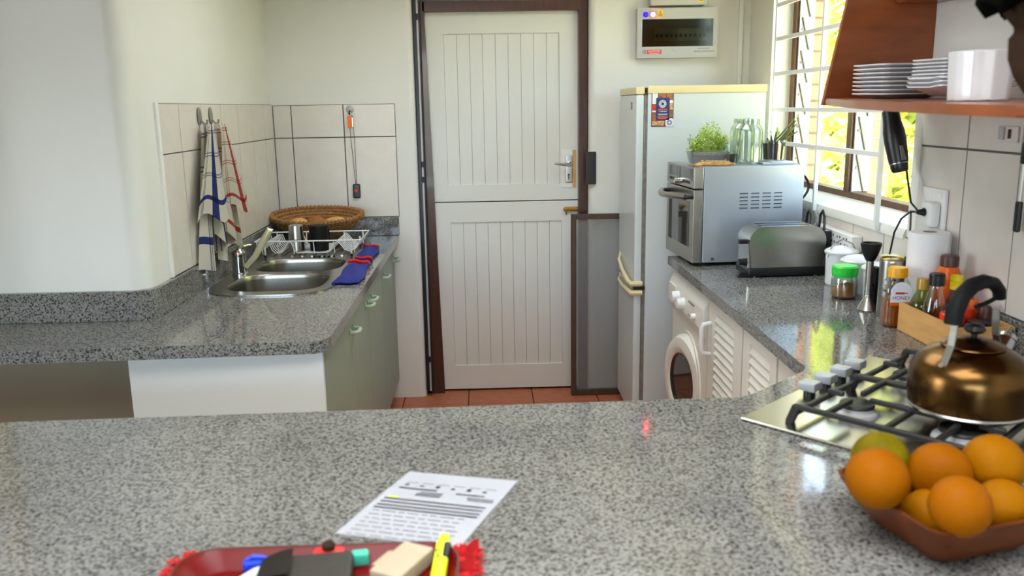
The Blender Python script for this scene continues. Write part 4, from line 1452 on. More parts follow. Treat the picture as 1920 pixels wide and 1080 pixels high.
# louvred cupboards
def louvred(label, y0, y1, s0, s1, handle):
    t = thing('louvred_cupboard', label, 'cupboard', (1.1, (y0 + y1) / 2, 0))
    g = MB()
    g.bb(CX + 0.022, 1.35, y0, y0 + 0.016, 0.08, 0.866); g.bb(CX + 0.022, 1.35, y1 - 0.016, y1, 0.08, 0.866)
    g.bb(CX + 0.022, 1.35, y0, y1, 0.08, 0.096); g.bb(1.34, 1.35, y0, y1, 0.09, 0.866); g.bb(CX + 0.06, 1.34, y0 + 0.001, y1 - 0.001, 0.0, 0.08)
    obj('carcass', g, 'cupboard', t, True)
    g = MB()
    z0, z1 = 0.10, 0.86
    g.prism([(y0 + 0.004, z0), (y1 - 0.004, z0), (y1 - 0.004, z1), (y0 + 0.004, z1)], CX, CX + 0.021, axis='x', holes=[[(s0, z0 + 0.07), (s1, z0 + 0.07), (s1, z1 - 0.045), (s0, z1 - 0.045)]])
    d = obj('louvre_door', g, 'cupboard', t, True)
    n = 21
    st = MB(); st.box((0, 0, 0), (0.006, s1 - s0 + 0.004, 0.042), rot=(0, 0.5, 0), bev=0.0015, seg=1)
    zz = [z0 + 0.07 + (z1 - z0 - 0.115) * (k + 0.5) / n for k in range(n)]
    so = obj('slat', st, 'cupboard', d)
    bx = base_of(d)
    so.location = Vector((CX + 0.011, (s0 + s1) / 2, zz[0])) - base_of(d)
    so.location += Vector((0, 0, 0)) 
    for z in zz[1:]:
        copy_part(so, d, Vector((CX + 0.011, (s0 + s1) / 2, z)) - base_of(d))
    # doors sit in world coordinates, so undo their own offset
    for ch in d.children:
        pass
    if handle:
        g = MB()
        y = handle
        g.tube([(CX, y, 0.765), (CX - 0.03, y, 0.76), (CX - 0.036, y, 0.745), (CX - 0.036, y, 0.665), (CX - 0.03, y, 0.65), (CX, y, 0.645)], 0.0085, seg=8)
        obj('door_handle', g, 'white_plastic', d, True)
    return t

louvred('cream louvred cupboard next to the washing machine, with a white bow handle', 2.662, 3.085, 2.755, 3.0, 3.045)
louvred('cream louvred cupboard farther right, next to the breakfast bar', 2.33, 2.655, 2.39, 2.585, None)

# ------------------------------------------------------------------ combination oven on the right worktop
mo = thing('combination_oven', 'silver countertop combination oven with a bowed handle on the right worktop', 'oven', (0.843, 3.42, ZC), math.radians(4))
MW, MD, MZ0, MZ1 = 0.385, 0.462, 0.014, 0.405        # local: +x into the wall, +y along the front, origin at the near front corner
g = MB(); g.bb(0.042, MD, 0, MW, MZ0, MZ1, bev=0.004)
body = obj('housing', g, 'silver', mo)
for cxx in range(4):
    for r_ in range(5):
        g = MB()
        x = 0.19 + cxx * 0.048
        z = 0.235 + r_ * 0.0148
        g.box((x + 0.019, -0.0005, z), (0.038, 0.003, 0.007), bev=0.0012, seg=1, mi=0)
        g.box((x + 0.019, -0.002, z + 0.0012), (0.034, 0.001, 0.0036), mi=1)
        obj('vent_slot', g, ['silver', 'black'], body)
g = MB(); g.cyl((0.085, 0.001, 0.03), (0.085, -0.003, 0.03), 0.007, seg=14)
obj('screw', g, 'steel', body)
g = MB(); g.bb(0, 0.04, 0, MW, 0.318, MZ1, bev=0.003)
cp = obj('control_panel', g, 'steel', mo)
for y0, y1 in ((0.235, 0.345), (0.05, 0.18)):
    g = MB(); g.bb(-0.0015, 0.001, y0, y1, 0.355, 0.395)
    obj('display', g, 'grey_glass', cp)
for y0, y1 in ((0.19, 0.228), (0.025, 0.046)):
    g = MB(); g.bb(-0.0015, 0.001, y0, y1, 0.35, 0.397)
    obj('display', g, 'dark_glass', cp)
g = MB(); g.cyl((0.0, 0.2, 0.338), (-0.022, 0.2, 0.338), 0.014, 0.012, seg=18)
obj('dial', g, 'chrome', cp)
g = MB()
for k in range(5):
    for y in (0.25 + k * 0.021, 0.06 + k * 0.021):
        g.bb(-0.002, 0.001, y, y + 0.006, 0.334, 0.346)
obj('buttons', g, 'ink_dark', cp)
g = MB(); g.bb(0, 0.04, 0, MW, MZ0, 0.314, bev=0.003)
dr = obj('oven_door', g, 'steel', mo)
g = MB(); g.bb(-0.0015, 0.001, 0.055, 0.345, 0.075, 0.262)
wn = obj('door_window', g, 'dark_glass', dr)
g = MB()
g.tube([(0.002, 0.03, 0.283), (-0.02, 0.03, 0.283), (-0.028, 0.035, 0.283)], 0.009, seg=10)
g.tube([(0.002, 0.355, 0.283), (-0.02, 0.355, 0.283), (-0.028, 0.35, 0.283)], 0.009, seg=10)
obj('handle_bracket', g, 'black', dr)
g = MB()
g.tube([(-0.026, 0.03, 0.283)] + [(-0.03 - 0.042 * math.sin(PI * i / 12), 0.035 + 0.315 * i / 12, 0.283) for i in range(13)] + [(-0.026, 0.355, 0.283)], 0.0125, seg=12)
obj('door_handle', g, 'steel', dr)
g = MB()
for x in (0.06, 0.42):
    for y in (0.03, 0.35):
        g.cyl((x, y, 0), (x, y, 0.015), 0.014, seg=10)
obj('feet', g, 'black', mo)
g = MB()
g.tube([(MD - 0.004 + 0.042 * math.sin(PI * i / 14), 0.04, 0.38 - 0.135 * i / 14) for i in range(15)], 0.0052, seg=8)
obj('power_cord', g, 'black', mo)

OT = ZC + MZ1                                # top of the oven
# tray of cress
cr = thing('cress_tray', 'clear plastic tub of growing green cress sprouts on the oven', 'sprouts', (0.959, 3.66, OT))
g = MB()
o_, i_ = rrect(-0.085, 0.085, -0.055, 0.055, 0.02, 4), rrect(-0.082, 0.082, -0.052, 0.052, 0.018, 4)
rings = []
for loop, z, s in ((o_, 0.0, 0.86), (o_, 0.045, 1.0), (o_, 0.047, 1.06), (o_, 0.05, 1.06), (i_, 0.05, 1.0), (i_, 0.003, 0.86)):
    rings.append([g.bm.verts.new((x * s, y * s, z)) for x, y in loop])
n = len(o_)
for a, b in zip(rings, rings[1:]):
    for i in range(n):
        g.bm.faces.new((a[i], a[(i + 1) % n], b[(i + 1) % n], b[i]))
g.bm.faces.new(rings[0]); g.bm.faces.new(rings[-1])
obj('tub', g, 'clear_plastic', cr)
g = MB()
rings = [[g.bm.verts.new((x * s, y * s, z)) for x, y in i_] for z, s in ((0.004, 0.85), (0.036, 0.96))]
for i in range(n):
    g.bm.faces.new((rings[0][i], rings[0][(i + 1) % n], rings[1][(i + 1) % n], rings[1][i]))
g.bm.faces.new(rings[0]); g.bm.faces.new(rings[1])
obj('growing_mat', g, 'grey_glass', cr)
rnd = random.Random(11)
gs, gl, gd = MB(), MB(), MB()
for k in range(560):
    a = rnd.uniform(0, 2 * PI); q = math.sqrt(rnd.uniform(0, 1))
    bx, by = 0.068 * q * math.cos(a), 0.042 * q * math.sin(a)
    hgt = 0.12 * (1 - 0.55 * q ** 2) * rnd.uniform(0.35, 1.08) + 0.012
    if bx < -0.03:
        hgt *= 0.75
    tx_, ty_ = bx * rnd.uniform(1.05, 1.35) + rnd.uniform(-0.01, 0.01), by * 1.2 + rnd.uniform(-0.01, 0.01)
    if k < 9:
        tx_ = -0.05 - 0.035 * rnd.random() - (0.02 if k == 0 else 0); hgt = rnd.uniform(0.02, 0.11)
    tip = Vector((tx_, ty_, 0.036 + hgt))
    if k % 4 == 0:
        gs.tube([(bx, by, 0.034), ((bx + tx_) / 2, (by + ty_) / 2, 0.036 + hgt * 0.6), tip], 0.0007, seg=3)
    for s in (-1, 1):
        R = Euler((rnd.uniform(-0.7, 0.7), rnd.uniform(-0.7, 0.7), rnd.uniform(0, 6.3))).to_matrix()
        L = rnd.uniform(0.007, 0.012)
        vs = [(0, 0, 0), (L * 0.5, L * 0.35 * s, 0.001), (L, 0.1 * L * s, 0.0), (L * 0.6, -L * 0.3 * s, -0.001)]
        gl._add([tip + R @ Vector(v) for v in vs], [(0, 1, 2, 3)])
    if k > 9:
        for q in (0.35, 0.55, 0.75, 0.9):
            c_ = Vector((bx + (tx_ - bx) * q + rnd.uniform(-0.006, 0.006), by + (ty_ - by) * q + rnd.uniform(-0.006, 0.006), 0.036 + hgt * q))
            R = Euler((rnd.uniform(-0.7, 0.7), rnd.uniform(-0.7, 0.7), rnd.uniform(0, 6.3))).to_matrix(); L = rnd.uniform(0.006, 0.011)
            gl._add([c_ + R @ Vector(v) for v in ((0, 0, 0), (L * 0.5, L * 0.35, 0.001), (L, 0, 0), (L * 0.6, -L * 0.3, 0))], [(0, 1, 2, 3)])
    if k % 14 == 0 or k < 9:
        gd.box(tip + Vector((0, 0, 0.003)), (0.003, 0.002, 0.004))
for nm, gg, mm in (('sprout_stems', gs, 'stem'), ('sprout_leaves', gl, 'leaf'), ('seed_husks', gd, 'olive')):
    o = obj(nm, gg, mm, cr, fix=False); o['kind'] = 'stuff'

ft = thing('fibre_mat', 'flat coil of straw fibre lying at the near edge of the oven top', 'fibre', (0.945, 3.51, OT))
g = MB(); rnd = random.Random(5)
for k in range(46):
    a0 = rnd.uniform(0, 6.28); sp = rnd.uniform(1.2, 3.5)
    rx, ry = rnd.uniform(0.04, 0.088), rnd.uniform(0.02, 0.042); z = 0.003 + 0.02 * (1 - rx / 0.09) * rnd.random() * 2
    ox, oy = rnd.uniform(-0.008, 0.008), rnd.uniform(-0.006, 0.006)
    g.tube([(ox + rx * math.cos(a0 + sp * i / 9), oy + ry * math.sin(a0 + sp * i / 9), z + 0.004 * math.sin(3 * i)) for i in range(10)], 0.0016, seg=4)
g.lathe([(0, 0.001), (0.085, 0.001), (0.07, 0.012), (0.03, 0.02), (0, 0.021)], 24, sy=0.48)
obj('fibres', g, 'fiber', ft)

def jar(label, x, y, r, h):
    t = thing('glass_jar', label, 'jar', (x, y, OT))
    g = MB()
    g.lathe([(0, 0.001), (r * 0.9, 0.001), (r, 0.012), (r, h * 0.72), (r * 0.94, h * 0.8), (r * 0.72, h * 0.88), (r * 0.7, h), (r * 0.66, h), (r * 0.68, h * 0.88), (r * 0.9, h * 0.79), (r * 0.955, h * 0.71), (r * 0.955, 0.016), (r * 0.8, 0.008), (0, 0.007)], 36)
    obj('glass_body', g, 'jar_glass', t)
    g = MB()
    for z in (0.9, 0.93, 0.96):
        g.lathe([(r * 0.7, h * z - 0.001), (r * 0.745, h * z), (r * 0.7, h * z + 0.0025)], 36)
    obj('screw_thread', g, 'jar_glass', t)
    return t
jar('empty clear glass jar at the front of the oven top', 1.103, 3.555, 0.054, 0.185)
jar('empty clear glass jar half hidden behind the front jar', 1.108, 3.675, 0.052, 0.185)
gt = thing('glass_tumbler', 'small clear tumbler with dark contents beside the cress tub', 'glass', (1.045, 3.592, OT))
g = MB(); g.lathe([(0, 0.001), (0.022, 0.001), (0.03, 0.075), (0.0285, 0.075), (0.021, 0.005), (0, 0.005)], 24)
obj('glass_body', g, 'jar_glass', gt)
g = MB(); g.lathe([(0, 0.006), (0.02, 0.006), (0.0245, 0.04), (0, 0.043)], 20)
obj('contents', g, 'soil', gt)
nc_ = tag(obj('folded_napkin', MB().box((0, 0, 0.0035), (0.14, 0.11, 0.006), bev=0.002).box((0.012, -0.006, 0.0085), (0.11, 0.09, 0.004), rot=(0, 0.02, 0.2), bev=0.0015), 'paper'), 'folded white napkin under the potted cutting on the oven', 'napkin')
nc_.location = (1.222, 3.575, OT)
pp = thing('potted_cutting', 'glass pot of dark soil with bare green cuttings on the oven corner', 'plant', (1.213, 3.575, OT + 0.0108))
g = MB(); g.lathe([(0, 0.001), (0.042, 0.001), (0.048, 0.085), (0.0455, 0.085), (0.04, 0.005), (0, 0.005)], 30)
obj('glass_pot', g, 'jar_glass', pp)
g = MB(); g.lathe([(0, 0.006), (0.0402, 0.006), (0.0452, 0.072), (0.02, 0.078), (0, 0.08)], 26)
obj('soil', g, 'soil', pp)
g = MB()
for k, (x, y, z, bx) in enumerate(((0.085, -0.01, 0.165, 0.01), (0.095, 0.01, 0.15, 0.02), (0.075, -0.02, 0.175, -0.005), (0.098, 0.0, 0.12, 0.015), (-0.02, -0.02, 0.105, -0.01), (0.012, 0.0, 0.125, 0.0), (0.0, -0.02, 0.118, 0.0), (-0.03, 0.0, 0.095, -0.02))):
    g.tube([(bx, 0, 0.074), (bx + (x - bx) * 0.45, y * 0.5, 0.074 + (z - 0.074) * 0.4), (x, y, z)], [0.0042, 0.0045, 0.0025], seg=6)
obj('cuttings', g, 'twig', pp)
g = MB()
for (x, y, z, a) in ((0.0, -0.01, 0.11, 0.3), (0.01, 0.0, 0.115, 1.2), (-0.022, -0.01, 0.1, 2.0), (0.008, -0.015, 0.1, 0.8), (0.085, -0.01, 0.17, 0.5), (-0.005, 0.01, 0.105, 2.6)):
    R = Euler((0.3, -1.0, a)).to_matrix(); L = 0.03
    g._add([Vector((x, y, z)) + R @ Vector(v) for v in ((0, 0, 0), (L * 0.5, L * 0.18, 0.003), (L, 0, 0), (L * 0.5, -L * 0.18, 0.003))], [(0, 1, 2, 3)])
obj('small_leaves', g, 'leaf', pp, fix=False)

# ------------------------------------------------------------------ toaster
to = thing('toaster', 'brushed steel two slot toaster with a black base in front of the oven', 'toaster', (1.0, 3.155, ZC), math.radians(2))
TW, TD, TH = 0.299, 0.165, 0.195
def tprof(x0, x1, z0, z1, r, n=16):
    p = [(x0, z0), (x1, z0)]
    p += [(x1 - r + r * math.cos(math.radians(90 * i / n)), z1 - r + r * math.sin(math.radians(90 * i / n))) for i in range(n + 1)]
    p += [(x0 + r + r * math.cos(math.radians(90 + 90 * i / n)), z1 - r + r * math.sin(math.radians(90 + 90 * i / n))) for i in range(n + 1)]
    return p
g = MB(); g.prism(tprof(0, TW, 0.024, TH, 0.06), 0.014, TD - 0.014, axis='y')
bmesh.ops.bevel(g.bm, geom=[e for e in g.bm.edges if abs(e.verts[0].co.y - e.verts[1].co.y) < 1e-6], offset=0.012, segments=3, affect='EDGES')
sh = obj('shell', g, 'steel', to, sharp=50, wn=False)
g = MB(); g.bb(-0.004, TW + 0.004, 0.008, TD - 0.008, 0.004, 0.04, bev=0.01); g.prism([(0, 0.02), (0.02, 0.004), (-0.04, 0.004), (-0.03, 0.018)], 0.02, 0.05, axis='y')
obj('base', g, 'black', to)
for y in (0.05, 0.1):
    g = MB(); g.bb(0.05, TW - 0.05, y, y + 0.022, TH - 0.004, TH + 0.0012, bev=0.001)
    obj('slot', g, 'black', sh)
g = MB(); g.bb(-0.034, 0.002, 0.03, 0.052, 0.128, 0.145, bev=0.004)
obj('lever', g, 'black', to)
g = MB(); g.cyl((0.002, 0.04, 0.058), (-0.03, 0.04, 0.058), 0.0145, 0.012, seg=16)
obj('browning_dial', g, 'black', to)
g = MB(); g.cyl((0.002, 0.075, 0.05), (-0.012, 0.075, 0.05), 0.008, seg=12); g.cyl((0.002, 0.098, 0.05), (-0.012, 0.098, 0.05), 0.008, seg=12)
obj('buttons', g, 'black', to)
g = MB()
for x in (0.03, TW - 0.03):
    for y in (0.03, TD - 0.03):
        g.cyl((x, y, 0), (x, y, 0.006), 0.009, seg=8)
obj('feet', g, 'black', to)

# ------------------------------------------------------------------ socket strip, plugs, wall sockets
XW = WR - 0.009
st = thing('socket_strip', 'white multi socket strip fixed along the tiles under the window', 'socket strip', (XW - 0.02, 3.17, 1.02))
g = MB(); g.bb(XW - 0.04, XW, 3.03, 3.40, 1.018, 1.08, bev=0.005)
obj('casing', g, 'white_plastic', st, True)
g = MB()
for k in range(4):
    yb = 3.075 + k * 0.06
    for dy, dz in ((0, 0.014), (-0.012, -0.01), (0.012, -0.01), (0.024, 0.012)):
        g.cyl((XW - 0.0415, yb + dy, 1.049 + dz), (XW - 0.036, yb + dy, 1.049 + dz), 0.004, seg=8)
obj('socket_holes', g, 'ink_dark', st, True)
for nm, lab, y, m_, hh in (('power_plug', 'black plug with a looped lead in the right end of the socket strip', 3.225, 'black', 0.078), ('power_plug', 'grey lead plug between the two black plugs behind the toaster', 3.30, 'gasket', 0.066), ('power_plug', 'black plug with a looped lead nearest the oven', 3.36, 'black', 0.066)):
    t = thing(nm, lab, 'plug', (XW - 0.06, y, 1.05))
    g = MB(); g.bb(-0.014, 0.0195, -0.02, 0.02, -0.03, 0.028, bev=0.008)
    obj('plug_body', g, m_, t)
    g = MB(); g.tube([(-0.006, 0, 0.025), (-0.006, 0, 0.045), (-0.006, 0.002, hh), (-0.006, 0.02, hh + 0.022), (-0.006, 0.04, hh + 0.005), (-0.006, 0.05, 0.03), (-0.004, 0.05, -0.06)], 0.0052, seg=8)
    obj('lead', g, m_, t)

a, b = onX(1735, 354, XW), onX(1780, 440, XW)
wx = thing('wall_socket', 'white wall socket right of the window with a white adaptor in it', 'socket', (XW, (a.y + b.y) / 2, 1.2))
g = MB(); g.bb(XW - 0.012, XW, 2.478, 2.612, 1.155, 1.30, bev=0.004)
obj('faceplate', g, 'white_plastic', wx, True)
g = MB(); g.bb(XW - 0.045, XW - 0.012, 2.49, 2.555, 1.185, 1.262, bev=0.012)
obj('adaptor', g, 'white_plastic', wx, True)
g = MB(); g.bb(XW - 0.014, XW - 0.011, 2.495, 2.515, 1.272, 1.29, bev=0.001); g.bb(XW - 0.014, XW - 0.011, 2.55, 2.57, 1.272, 1.29, bev=0.001)
obj('switch_rocker', g, 'white_trim', wx, True)
ls = thing('light_switch', 'white double switch plate on the tiles near the right edge', 'switch', (XW, 2.2, 1.44))
a, b = onX(1876, 236, XW), onX(1910, 268, XW)
g = MB(); g.bb(XW - 0.006, XW, b.y, a.y, b.z, a.z, bev=0.002)
obj('faceplate', g, 'tile', ls, True)
c = onX(1884, 250, XW); g = MB(); g.bb(XW - 0.012, XW - 0.007, c.y - 0.011, c.y + 0.011, c.z - 0.016, c.z + 0.016, bev=0.002)
obj('switch_rocker', g, 'grey_plastic', ls, True)
c = onX(1899, 251, XW); g = MB(); g.bb(XW - 0.012, XW - 0.007, c.y - 0.0035, c.y + 0.0035, c.z - 0.012, c.z + 0.012, bev=0.001)
obj('red_rocker', g, 'dark_plum', ls, True)

# ------------------------------------------------------------------ jars, bottles and tools on the right worktop
def lathe_part(name, prof, m_, parent, loc=(0, 0, 0), seg=30, sx=1, sy=1):
    g = MB(); g.lathe(prof, seg, loc, sx=sx, sy=sy)
    return obj(name, g, m_, parent)

for k, (x, y, r, h, lab) in enumerate(((1.292, 3.02, 0.054, 0.115, 'white storage canister nearest the toaster, with a wire clasp'),
                                       (1.296, 2.885, 0.054, 0.106, 'white storage canister in the middle of the row of three'),
                                       (1.306, 2.765, 0.044, 0.101, 'white storage canister behind the blender shaft, marked on its side'))):
    t = thing('storage_canister', lab, 'canister', (x, y, ZC), group='white canisters in a row')
    lathe_part('body', [(0, 0), (r - 0.006, 0), (r - 0.002, 0.006), (r, h), (0, h)], 'white_gloss', t)
    lathe_part('lid', [(r + 0.004, h), (r + 0.006, h + 0.006), (r + 0.003, h + 0.011), (r * 0.75, h + 0.02), (r * 0.2, h + 0.027), (0, h + 0.028)], 'white_gloss', t)
    g = MB(); g.tube([(-r - 0.004, -0.01, h - 0.01), (-r * 0.7, -0.012, h + 0.035), (-0.005, -0.014, h + 0.052), (r * 0.6, -0.012, h + 0.036), (r * 0.95, -0.01, h + 0.005)] if k == 0 else
                     [(r * 0.5, -r * 0.9, h - 0.03), (r * 0.55, -r * 1.05, h), (r * 0.4, -r * 0.8, h + 0.02)], 0.0028, seg=6)
    obj('wire_clasp', g, 'steel', t)
    if k == 2:
        a = math.radians(200)
        n = Vector((math.cos(a), math.sin(a), 0)) 
        mx = frame_mx(n * (r - 0.0004) + Vector((0, 0, 0.055)), (0, 0, 1), Vector((0, 0, 1)).cross(n) * -1)
        n2 = Vector((-0.42, -0.9, 0)).normalized()
        mx = frame_mx(n2 * (r + 0.0006) + Vector((0, 0, 0.052)), (0, 0, 1), n2.cross(Vector((0, 0, 1))) * -1)
        obj('marking', text_mb('TEA', 0.028, mx), 'ink_dark', t, fix=False)

t = thing('powder_jar', 'clear jar of brown powder with a bright green lid', 'jar', (1.214, 2.80, ZC))
lathe_part('jar_body', [(0, 0), (0.038, 0), (0.043, 0.008), (0.0435, 0.05), (0.041, 0.07), (0.037, 0.08), (0.035, 0.08), (0.039, 0.069), (0.0415, 0.05), (0.041, 0.01), (0.036, 0.004), (0, 0.004)], 'jar_glass', t)
g = MB(); g.lathe([(0, 0.0045), (0.036, 0.0045), (0.0405, 0.01), (0.0408, 0.04), (0.02, 0.05), (0, 0.052)], 30)
for v in g.bm.verts:
    if v.co.z > 0.03:
        v.co.z += 0.25 * v.co.x - 0.004
obj('brown_powder', g, 'powder', t)
lathe_part('lid', [(0.0395, 0.076), (0.0415, 0.079), (0.0415, 0.085), (0.0425, 0.0875), (0.0425, 0.107), (0.038, 0.112), (0, 0.112)], 'lid_green', t)

t = thing('blender_shaft', 'hand blender shaft standing on its steel bell with the black coupling up', 'blender', (1.212, 2.615, ZC))
lathe_part('bell', [(0.0, 0.001), (0.03, 0.0), (0.031, 0.004), (0.024, 0.02), (0.013, 0.04), (0.0112, 0.05)], 'steel', t)
lathe_part('tube', [(0.0112, 0.045), (0.0112, 0.166)], 'steel', t)
lathe_part('coupling', [(0.0118, 0.16), (0.014, 0.162), (0.022, 0.178), (0.029, 0.2), (0.032, 0.214), (0.0325, 0.218), (0.029, 0.218), (0.022, 0.195), (0, 0.185)], 'black', t)

t = thing('whisk_attachment', 'slim black plastic attachment standing behind the blender shaft', 'tool', (1.252, 2.655, ZC))
g = MB(); g.box((0, 0, 0.07), (0.026, 0.034, 0.128), rot=(0, 0.02, 0.2), bev=0.009)
obj('grip', g, 'black_matt', t)
g = MB(); g.tube([(-0.014, -0.01, 0.08), (-0.03, -0.02, 0.05), (-0.026, -0.025, 0.012), (-0.01, -0.02, 0.003)], 0.004, seg=7); g.box((0, 0, 0.0055), (0.045, 0.05, 0.011), bev=0.003)
obj('foot', g, 'black_matt', t)

t = thing('steel_grater', 'tall steel cylinder grater with a column of dark holes', 'grater', (1.243, 2.535, ZC))
lathe_part('cylinder', [(0, 0), (0.034, 0), (0.035, 0.01), (0.035, 0.17), (0.033, 0.178), (0.02, 0.181), (0, 0.181)], 'steel', t, seg=36)
lathe_part('rim_ring', [(0.031, 0.1785), (0.034, 0.18), (0.031, 0.184), (0.029, 0.181)], 'lid_gold', t, seg=32)
g = MB()
for k in range(12):
    for q in range(3):
        a = math.radians(222 + q * 21 + (k % 2) * 10)
        n = Vector((math.cos(a), math.sin(a), 0))
        c = n * 0.0345 + Vector((0, 0, 0.035 + k * 0.0085))
        if k % 2 == q % 2:
            g.cyl(c, c + n * 0.0014, 0.0032, seg=8)
obj('grating_holes', g, 'black_matt', t)

t = thing('coffee_press', 'coffee press with a black collar and pale green lid before the paper roll', 'coffee press', (1.315, 2.672, ZC))
lathe_part('glass_pot', [(0, 0), (0.034, 0), (0.036, 0.01), (0.036, 0.13), (0.034, 0.13), (0.034, 0.012), (0.032, 0.004), (0, 0.004)], 'jar_glass', t)
lathe_part('collar', [(0.036, 0.126), (0.0385, 0.126), (0.0385, 0.152), (0.036, 0.154), (0, 0.153)], 'black', t)
lathe_part('lid', [(0.036, 0.154), (0.042, 0.158), (0.04, 0.164), (0.012, 0.17), (0, 0.171)], mat('pale_green_enamel', (206, 212, 150), 0.35), t)
t = thing('plunger_pump', 'small black topped pump bottle beside the red tin', 'bottle', (1.342, 2.612, ZC))
lathe_part('stem', [(0, 0), (0.018, 0), (0.018, 0.11), (0.009, 0.13), (0.009, 0.166), (0, 0.166)], 'black', t, seg=20)
lathe_part('cap', [(0.009, 0.164), (0.02, 0.166), (0.0205, 0.17), (0.012, 0.173), (0, 0.173)], 'black', t, seg=20)
t = thing('red_tin', 'red tin partly hidden behind the paper towel roll', 'tin', (1.334, 2.548, ZC))
g = MB(); g.box((0, 0, 0.083), (0.055, 0.048, 0.166), bev=0.004)
obj('tin_body', g, 'red_tin', t)
g = MB(); g.box((0, 0, 0.169), (0.053, 0.046, 0.006), bev=0.002)
obj('tin_lid', g, 'red_plastic', t)

t = thing('honey_bottle', 'clear squeeze bottle of honey with an orange yellow cap and white label', 'bottle', (1.209, 2.424, ZC), math.radians(-9))
g = MB()
sec = []
prof = [(0.0, 0.86), (0.004, 0.98), (0.02, 1.0)] + [(0.02 + 0.012 * k, 1.0 if k % 2 == 0 else 0.965) for k in range(1, 8)] + [(0.115, 0.98), (0.135, 0.8), (0.145, 0.62), (0.152, 0.55)]
hw = 0.038
rings = []
for z, s in prof:
    rings.append([g.bm.verts.new((x * s, y * s * 0.9, z)) for x, y in rrect(-hw, hw, -hw, hw, 0.02, 5)])
n = len(rings[0])
for a, b in zip(rings, rings[1:]):
    for i in range(n):
        g.bm.faces.new((a[i], a[(i + 1) % n], b[(i + 1) % n], b[i]))
g.bm.faces.new(rings[0])
obj('bottle_body', g, 'jar_glass', t)
g = MB()
rings = [[g.bm.verts.new((x * s, y * s * 0.9, z)) for x, y in rrect(-hw, hw, -hw, hw, 0.02, 5)] for z, s in ((0.003, 0.84), (0.01, 0.94), (0.07, 0.93), (0.084, 0.94), (0.0845, 0.5))]
for a, b in zip(rings, rings[1:]):
    for i in range(n):
        g.bm.faces.new((a[i], a[(i + 1) % n], b[(i + 1) % n], b[i]))
g.bm.faces.new(rings[0]); g.bm.faces.new(rings[-1])
obj('honey_fill', g, 'honey', t)
lathe_part('cap', [(0.021, 0.146), (0.0275, 0.147), (0.0275, 0.172), (0.025, 0.176), (0, 0.177)], 'lid_yellow', t, seg=28)
lp = [(-0.027, 0.077), (0.033, 0.077), (0.033, 0.108)] + [(0.003 + 0.03 * math.cos(math.radians(15 * i)), 0.108 + 0.03 * math.sin(math.radians(15 * i))) for i in range(1, 12)] + [(-0.027, 0.108)]
g = MB(); g.prism(lp, -0.0375, -0.0362, axis='y')
lbl = obj('front_label', g, 'paper', t)
mx = frame_mx((0.003, -0.0379, 0.0905), (1, 0, 0), (0, 0, 1))
obj('label_word', text_mb('HONEY', 0.0145, mx), 'ink_dark', lbl, fix=False)
g = MB(); g.bb(-0.014, 0.012, -0.0382, -0.0377, 0.102, 0.108, mi=0); g.bb(0.013, 0.02, -0.0382, -0.0377, 0.1035, 0.1065, mi=1); g.bb(-0.027, 0.033, -0.0378, -0.0366, 0.0675, 0.0765, mi=2)
obj('label_bands', g, ['sign_red', 'ink', 'orange_plastic'], lbl)

t = thing('paper_towel_roll', 'white paper towel roll standing on the worktop by the wall', 'paper towel', (1.306, 2.446, ZC))
g = MB(); g.lathe([(0.02, 0.0), (0.0565, 0.0), (0.057, 0.004), (0.057, 0.27), (0.055, 0.274), (0.02, 0.275), (0.02, 0.0)], 44)
for v in g.bm.verts:
    rr_ = math.hypot(v.co.x, v.co.y)
    if rr_ > 0.045:
        k_ = 1 + 0.01 * math.sin(3 * math.atan2(v.co.y, v.co.x)); v.co.x *= k_; v.co.y *= k_
obj('paper', g, 'roll', t)
lathe_part('core', [(0.0198, 0.001), (0.0198, 0.2755), (0.0175, 0.2755), (0.0175, 0.001)], 'taupe', t, seg=24)
g = MB(); g.sheet(lambda u, v: Vector((0.0575 * math.cos(-0.9 + 0.5 * u) + 0.006 * u * (1 - v), 0.0575 * math.sin(-0.9 + 0.5 * u) - 0.004 * u, 0.004 + 0.265 * v)), 6, 10)
g.thicken(0.0008)
obj('loose_sheet', g, 'roll', t, fix=False)

# crate with bottles in it
X0, X1, Y0, Y1 = 1.194, 1.352, 2.075, 2.374
CH = 0.083
crt = thing('wooden_crate', 'open pine box crate holding bottles and jars beside the hob', 'crate', ((X0 + X1) / 2, (Y0 + Y1) / 2, ZC))
for nm, bx in (('side_board', (X0, X0 + 0.009, Y0 + 0.009, Y1 - 0.009, 0.001, CH)), ('side_board', (X1 - 0.009, X1, Y0 + 0.009, Y1 - 0.009, 0.001, CH)), ('end_board', (X0, X1, Y0, Y0 + 0.009, 0.001, CH - 0.002)), ('end_board', (X0, X1, Y1 - 0.009, Y1, 0.001, CH)), ('base_board', (X0 + 0.009, X1 - 0.009, Y0 + 0.009, Y1 - 0.009, 0.001, 0.009))):
    g = MB(); g.bb(bx[0], bx[1], bx[2], bx[3], ZC + bx[4], ZC + bx[5], bev=0.0015)
    obj(nm, g, 'crate', crt, True)
CZ = ZC + 0.0095

def bottle(name, label, cat, tall, x, y, parts):
    t = thing(name, label, cat, (x, y, CZ))
    t.scale = (1, 1, tall)
    for nm, prof, m_ in parts:
        lathe_part(nm, prof, m_, t, seg=26)
    return t

